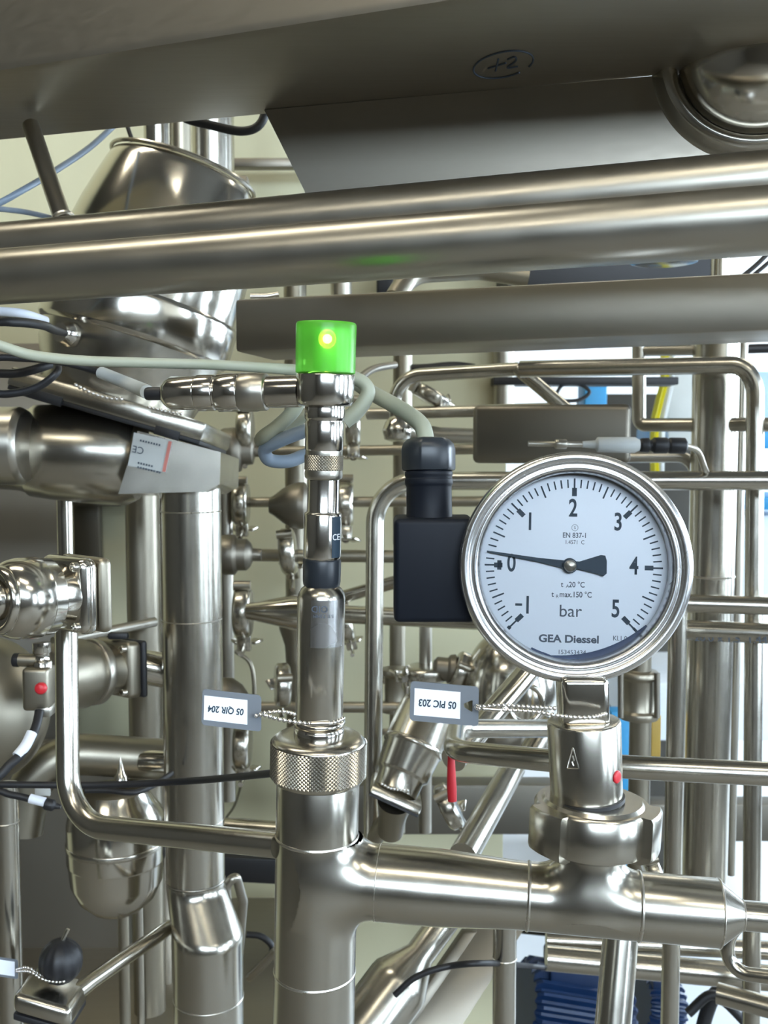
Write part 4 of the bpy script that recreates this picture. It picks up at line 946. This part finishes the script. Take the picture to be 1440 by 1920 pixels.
for x, y, d, sc, r, ax, lb in ((648, 946, 1.27, 1.2, -.3, V((1, 0, 0)), 'wing-nut pipe clamp just right of the sensor neck'),
        (540, 1034, 1.27, 1.2, .6, V((1, 0, .1)), 'wing-nut pipe clamp left of the black sensor ring'),
        (456, 1148, 1.2, 1.25, .1, V((1, 0, 0)), 'wing-nut pipe clamp at the narrow end of the pipe cone'),
        (662, 795, 1.22, 1.1, -.2, V((1, 0, 0)), 'wing-nut pipe clamp below the grey cable knot'),
        (455, 1396, 1.25, 1.2, .1, V((1, 0, 0)), 'wing-nut pipe clamp below the sensor tag'),
        (650, 1170, 1.3, 1.0, .3, V((1, 0, .2)), 'wing-nut pipe clamp just right of the etched band of the sensor'),
        (530, 1285, 1.22, 1.1, .9, V((1, .2, 0)), 'wing-nut pipe clamp above the bead chain of the sensor tag'),
        (460, 806, 1.22, 1.1, .4, V((1, 0, 0)), 'wing-nut pipe clamp under the side plug'),
        (745, 1268, 1.34, 1.0, 1.2, V((0, 0, 1)), 'pipe clamp on the upright pipe left of the gauge tag'),
        (800, 1262, 1.28, 1.15, .4, V((0, 0, 1)), 'pipe clamp standing right above the gauge tag'),
        (862, 1258, 1.26, 1.0, 1.0, V((1, 0, -.4)), 'pipe clamp tilted at the right above the gauge tag'),
        (806, 742, 1.20, 1.0, .5, V((.6, 0, 1)), 'pipe clamp tangled below the bent loop pipe'),
        (842, 1512, .95, .9, .6, V((1, 0, .5)), 'wing-nut clamp at the foot of the angle valve'),
        (1225, 1640, .8, .7, .4, V((1, 0, .3)), 'small clamp peeping out above the tee pipe right of the union nut')):
    copy_tree(cl0, HX(x, y, d, sc, r, ax), lb)
def bulb(name, A, B, prof, mat, label, cat='valve', n=32): return one(name, px_lathe(A, B, prof, n=n), mat, label, cat)
bulb('check_valve', P(400, 845, 1.22), P(520, 845, 1.22), [(405, 34), (420, 42), (440, 44), (452, 38), (456, 28), (474, 26), (478, 12), (500, 11)], 'dark', 'dull dark valve body on the pipe under the side plug')
bulb('check_valve', P(400, 1040, 1.22), P(520, 1040, 1.22), [(405, 30), (420, 38), (440, 38), (446, 30), (462, 30), (470, 22), (474, 12), (490, 11)], 'dark', 'dull dark valve body left of the black sensor ring')
bulb('check_valve', P(500, 948, 1.24), P(600, 948, 1.24), [(505, 14), (512, 18), (530, 32), (545, 40), (560, 44), (572, 44), (580, 30), (590, 14)], 'dark', 'dull rounded valve body left of the sensor neck')
bulb('pipe_cone', P(460, 1146, 1.14), P(620, 1150, 1.12), [(464, 15), (476, 17), (552, 33), (600, 33)], 'polish', 'bright cone widening towards the sensor rod', 'pipe cone', 40)
bulb('pipe_cone', P(556, 1160, 1.3), P(556, 1250, 1.3), [(1165, 34), (1180, 32), (1210, 22), (1240, 20)], 'dull', 'dull funnel under the pipe cone behind the sensor rod', 'pipe cone')
bulb('valve_cap', P(425, 1330, 1.2), P(425, 1270, 1.2), [(1335, 40), (1300, 40), (1285, 30), (1272, 12), (1270, 0)], 'dark', 'dark rounded cap behind the sensor tag')
bulb('elbow_ball', P(745, 830, 1.13), P(745, 780, 1.13), [(828, 12), (824, 24), (806, 28), (790, 22), (782, 14)], 'polish', 'polished rounded elbow below the bent loop pipe', 'fitting')
# union right of the sleeve
t = thing('sanitary_union', P(1198, 1300, 1.0), 'dark sanitary union with flanges right of the gauge shank', 'union')
ua, ub = vert(1198, 1300, 1.0, 1180, 1350)
obj('body', px_lathe(ua, ub, [(1180, 22), (1256, 22), (1258, 34), (1268, 36), (1274, 30), (1330, 30), (1334, 36), (1346, 36), (1350, 22)], n=40), 'dull', t)
for k in (-1, 1): obj('bolt', MB().tube([P(1198 + k * 34, 1262, .985), P(1198 + k * 34, 1346, .985)], .003, 10), 'dark', t)
t = thing('sanitary_union', P(745, 1330, 1.3), 'grey sanitary union on the upright pipe behind the gauge tag', 'union')
ua, ub = vert(745, 1300, 1.3, 1250, 1345)
obj('body', px_lathe(ua, ub, [(1254, 30), (1262, 32), (1268, 24), (1314, 24), (1320, 32), (1332, 32)], n=36), 'dull', t)
bulb('check_valve', P(790, 1250, 1.27), P(900, 1262, 1.27), [(812, 14), (818, 22), (838, 22), (842, 28), (852, 30), (856, 14), (866, 12)], 'dark', 'small dark valve right above the gauge tag')
# angle valve
va, vb = P(806, 1322, .98), P(736, 1496, .94)
t = thing('angle_valve', vb, 'tilted stainless angle valve between the upright pipe and the red handle', 'valve')
obj('body', px_lathe(va, vb, [(1322, 48), (1335, 54), (1396, 56), (1398, 58), (1404, 58), (1406, 55), (1452, 50), (1456, 44), (1486, 42)], n=48), 'steel', t)
vd = (vb - va).normalized(); vx = vd.cross(FW).normalized()
obj('flange', MB().box(P(742, 1487, .945), vx * .050, vd * .009, FW * .045, .002), 'steel', t)
obj('gasket', MB().box(P(739, 1494, .945) + vd * .001, vx * .049, vd * .004, FW * .044, .0005), 'rubber', t)
obj('bonnet', px_lathe(P(735, 1540, .97), P(742, 1494, .95), [(1560, 24), (1530, 26), (1500, 34)], n=30), 'dull', t)
one('bead_chain', beads(MB(), [P(716, 1470, .905), P(735, 1479, .905), P(766, 1482, .905)], .0014), 'bead', 'short bead chain on the angle valve flange', 'chain')
t = thing('red_lever', P(847, 1450, .70), 'red lever handle hanging below the curled pipe', 'lever')
obj('grip', MB().tube([P(846, 1404, .70), P(846, 1436, .70), P(847, 1478, .70), P(848, 1502, .70)], [.0020, .0028, .0034, .0031], 16), 'red', t)
# glossy vessel behind the chain, ring around it
one('glossy_vessel', MB().lathe_raw(P(955, 1300, 1.25), .058, 40, 28, (1, 1, 1.4)), 'polish', 'glossy vessel end glimpsed under the gauge rim', 'vessel')
one('vessel_ring', MB().torus(P(985, 1320, 1.1), (-FW + RT * .3).normalized(), .020, .0035, 40, 10), 'polish', 'polished ring on the glossy vessel under the gauge', 'ring')
bulb('valve_cap', P(930, 1395, 1.05), P(1010, 1370, 1.05), [(915, 14), (930, 30), (960, 34), (985, 30), (1005, 16)], 'dark', 'dark valve body behind the bead chain of the gauge tag')
bulb('pipe_cone', P(1000, 1420, 1.0), P(1036, 1352, 1.0), [(1425, 32), (1390, 28), (1350, 18)], 'steel', 'slanted funnel left of the gauge sleeve', 'pipe cone')
cable('cable', [(922, 1180, 1.3), (908, 1240, 1.3), (898, 1300, 1.3), (905, 1330, 1.3)], 9, 'rubber', 'thin black cable dropping from the gauge rim')
cable('cable', [(912, 1230, 1.32), (911, 1280, 1.32), (918, 1330, 1.32)], 8, 'rubber', 'second thin black cable beside the first below the gauge rim')
one('cream_box', MB().box(P(1000, 1230, 1.62), V((.13, 0, 0)), V((0, .05, 0)), V((0, 0, .16)), .006), 'wall', 'cream cabinet corner seen between gauge rim and shank', 'cabinet')
# pipe connector row above the gauge
t = thing('cable_connector', P(1130, 838, .9), 'clear and black inline connector above the right of the gauge', 'connector')
ka, kc_ = P(1000, 832, .90), P(1300, 836, .90)
obj('clear_body', px_lathe(ka, kc_, [(1092, 6), (1116, 8), (1120, 14), (1190, 15), (1196, 12), (1200, 10)], n=24), 'sticker', t)
obj('black_body', px_lathe(ka, kc_, [(1198, 10), (1202, 13), (1216, 14), (1218, 10), (1222, 11), (1226, 15), (1250, 15), (1252, 12), (1256, 15), (1284, 15), (1288, 9)], n=24), 'rubber', t)
obj('rod', px_lathe(ka, kc_, [(990, 5), (1040, 5), (1041, 9), (1062, 9), (1063, 5), (1100, 5)], n=16), 'satin', t)
obj('lead', MB().tube(spline([P(1286, 836, .90), P(1308, 846, .91), P(1322, 880, .93), P(1332, 900, .985)]), .0028, 12), 'satin', t)
pipe('thin_pipe', [(1100, 858, 1.1), (1290, 856, 1.08), (1316, 905, 1.08)], 22, 'satin', 'thin pipe bending down behind the inline connector', fil=.02)
one('pipe_marker', MB().box(P(955, 840, 1.2), V((.024, 0, 0)), V((0, .003, 0)), V((0, 0, .009)), .001), 'dull', 'small marker plate on the thin pipe left of the gauge top', 'label plate')
# things above the box beam
pipe('hose', [(740, 560, .98), (770, 512, 1.0), (900, 505, 1.02), (990, 520, 1.02)], 40, 'dull', 'wide dull hose arching above the box beam', fil=.04, n=26)
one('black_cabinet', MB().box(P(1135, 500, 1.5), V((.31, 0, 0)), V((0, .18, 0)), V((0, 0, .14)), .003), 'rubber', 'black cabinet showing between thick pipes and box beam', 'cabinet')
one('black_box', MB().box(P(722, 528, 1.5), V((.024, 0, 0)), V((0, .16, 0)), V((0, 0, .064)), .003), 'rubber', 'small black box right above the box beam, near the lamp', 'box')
_d = thing('lamp_dish', P(1245, 478, 1.0), 'polished round dish end peeping below the thick pipe', 'dish')
obj('stem', MB().tube(vert(1245, 474, 1.0, 474, -3150), .006, 14), 'steel', _d)
obj('dish', MB().lathe(P(1245, 478, 1.0), V((0, 0, -1)), [(0, .012), (.004, .030), (.007, .033), (.008, .028)], 40), 'polish', _d)
vpipe('thin_pipe', 1350, 500, 1.1, 420, 560, 34, 'polish', 'bright upright piece above the box beam at right')
cable('cable', [(1390, 520, .95), (1420, 495, .95), (1450, 465, .95)], 9, 'rubber', 'thin black cable slanting above the right end of the box beam')
cable('cable', [(1405, 522, .95), (1432, 500, .95), (1470, 468, .95)], 8, 'rubber', 'second thin black cable slanting above the right end of the box beam')
cable('cable', [(752, 692, 1.36), (800, 690, 1.35), (850, 686, 1.35), (890, 690, 1.35)], 16, 'rubber', 'black hose end under the box beam near the bent loop')
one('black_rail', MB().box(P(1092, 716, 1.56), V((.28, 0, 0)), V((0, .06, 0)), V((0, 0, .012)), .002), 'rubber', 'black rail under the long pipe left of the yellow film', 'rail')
pipe('thin_pipe', [(1200, 658, 1.08), (1335, 656, 1.05)], 20, 'satin', 'row of bright connectors under the right part of the box beam')
cable('cable', [(1320, 658, 1.2), (1380, 655, 1.2), (1480, 652, 1.2)], 18, 'rubber', 'black hose under the right end of the box beam')
cable('coil', [(1040, 745, 1.54), (1055, 722, 1.54), (1085, 720, 1.54), (1105, 735, 1.54), (1085, 750, 1.54), (1050, 750, 1.54), (1040, 740, 1.54)], 7, 'rubber', 'black cable coil above the short box section')
# far right hall
one('blue_locker', MB().box(V((.531, 2.6, .83)), V((.055, 0, 0)), V((0, .1, 0)), V((0, 0, 1.66)), .004), 'blue', 'narrow blue locker far behind the slanted tube', 'locker')
one('blue_shelf', MB().box(P(1340, 822, 2.8), V((.36, 0, 0)), V((0, .3, 0)), V((0, 0, .055)), .006), 'blue', 'bright blue shelf edge far behind the thick upright', 'shelf')
one('blue_shelf', MB().box(P(1420, 938, 2.8), V((.20, 0, 0)), V((0, .3, 0)), V((0, 0, .034)), .006), 'blue', 'lower bright blue shelf edge at the far right', 'shelf')
one('pale_cabinet', MB().box(P(1400, 1030, 2.9), V((.24, 0, 0)), V((0, .3, 0)), V((0, 0, .22)), .006), 'white', 'white cabinet front below the lower blue shelf', 'cabinet')
one('pale_board', MB().box(P(1400, 745, 3.0), V((.30, 0, 0)), V((0, .03, 0)), V((0, 0, .15)), .004), 'lightblue', 'pale blue panel at the far right above the blue shelf', 'panel')
one('gridded_board', MB().box(P(1278, 760, 2.6), V((.075, 0, 0)), V((0, .03, 0)), V((0, 0, .2)), .004), 'sticker', 'grey gridded panel right of the hanging films', 'panel')
def film(name, xs, w, d, mat, label):
    mb = MB(); f = []; b = []
    for i, (x, y) in enumerate(xs):
        o = FW * (.012 * math.sin(i * 1.3)); f.append([P(x - w / 2, y, d) + o, P(x - w / 6, y, d) - FW * .01 + o, P(x + w / 6, y, d) + FW * .006 + o, P(x + w / 2, y, d) + o])
    rings = [r + [p + FW * .006 for p in r[::-1]] for r in f]; mb.loft(rings); return one(name, mb, mat, label, 'film')
film('hanging_film', [(1250, -1250), (1250, 300), (1248, 600), (1245, 695), (1243, 720), (1238, 750), (1232, 785), (1228, 830), (1226, 890)], 15, 1.9, 'yellow', 'yellow film strip hanging right of the thin down pipe')
film('hanging_film', [(1263, -1200), (1263, 300), (1261, 600), (1258, 695), (1254, 725), (1250, 760), (1244, 800), (1240, 890)], 13, 1.95, 'white', 'white film strip hanging beside the yellow one')
one('grey_machine', MB().box(V((.957, 3.6, .83)), V((.5, 0, 0)), V((0, .3, 0)), V((0, 0, 1.66)), .01), 'hall', 'grey machine housing far behind the gauge', 'machine')
one('frame_beam', MB().box(P(820, 1510, 1.50), V((.34, 0, 0)), V((0, .04, 0)), V((0, 0, .075)), .004), 'panel', 'dark grey frame beam behind the red lever', 'steel beam')
one('frame_beam', MB().box(P(1330, 1535, 2.0), V((.50, 0, 0)), V((0, .05, 0)), V((0, 0, .075)), .004), 'panel', 'grey frame beam behind the thick upright pipe', 'steel beam')
one('pale_cabinet', MB().box(P(1330, 1300, 2.9), V((.5, 0, 0)), V((0, .4, 0)), V((0, 0, .16)), .01), 'white', 'white cabinet in the hall between the thick and the bending upright', 'cabinet')
one('blue_sign', MB().box(V((.521, 2.2, .455)), V((.05, 0, 0)), V((0, .05, 0)), V((0, 0, .91)), .003), 'blue', 'blue object glimpsed right of the gauge sleeve', 'box')
# blue motors
def motor(x, y, d, r, l, label):
    t = thing('blue_motor', P(x, y, d), label, 'motor'); c = P(x, y, d); ax = V((1, .15, -.25)).normalized(); x_, y_, z_ = frame_of(ax); rings = []
    for h in (-l / 2, -l / 2 + .006, l / 2 - .006, l / 2):
        k = .88 if abs(h) > l / 2 - .003 else 1
        rings.append([c + z_ * h + (x_ * math.cos(a) + y_ * math.sin(a)) * (r * k * (1 if j % 4 < 2 else .88)) for j, a in enumerate([2 * PI * q / 96 for q in range(96)])])
    obj('finned_body', MB().loft(rings), 'darkblue', t)
    obj('terminal_box', MB().box(c + V((0, 0, r * 1.0)) , z_ * (l * .5), V((0, r, 0)), V((0, 0, r * .45)), .004), 'darkblue', t); return t
motor(1070, 1900, 1.25, .058, .13, 'dark blue finned motor at the bottom, left of the leaning pipe')
motor(1232, 1890, 1.3, .040, .05, 'dark blue motor end at the bottom, right of the leaning pipe')
cable('cable', [(1290, 1900, 1.1), (1330, 1866, 1.1), (1360, 1880, 1.1), (1400, 1920, 1.1)], 18, 'rubber', 'black hose in the bottom right corner')
cable('cable', [(1310, 1960, 1.15), (1325, 1900, 1.15), (1345, 1860, 1.15), (1380, 1860, 1.15)], 26, 'rubber', 'thick black hose standing in the bottom right corner')
cable('cable', [(944, 1742, 1.578), (1020, 1750, 1.5), (1060, 1748, 1.5)], 9, 'rubber', 'thin black cable right of the upright pipe under the reducer')
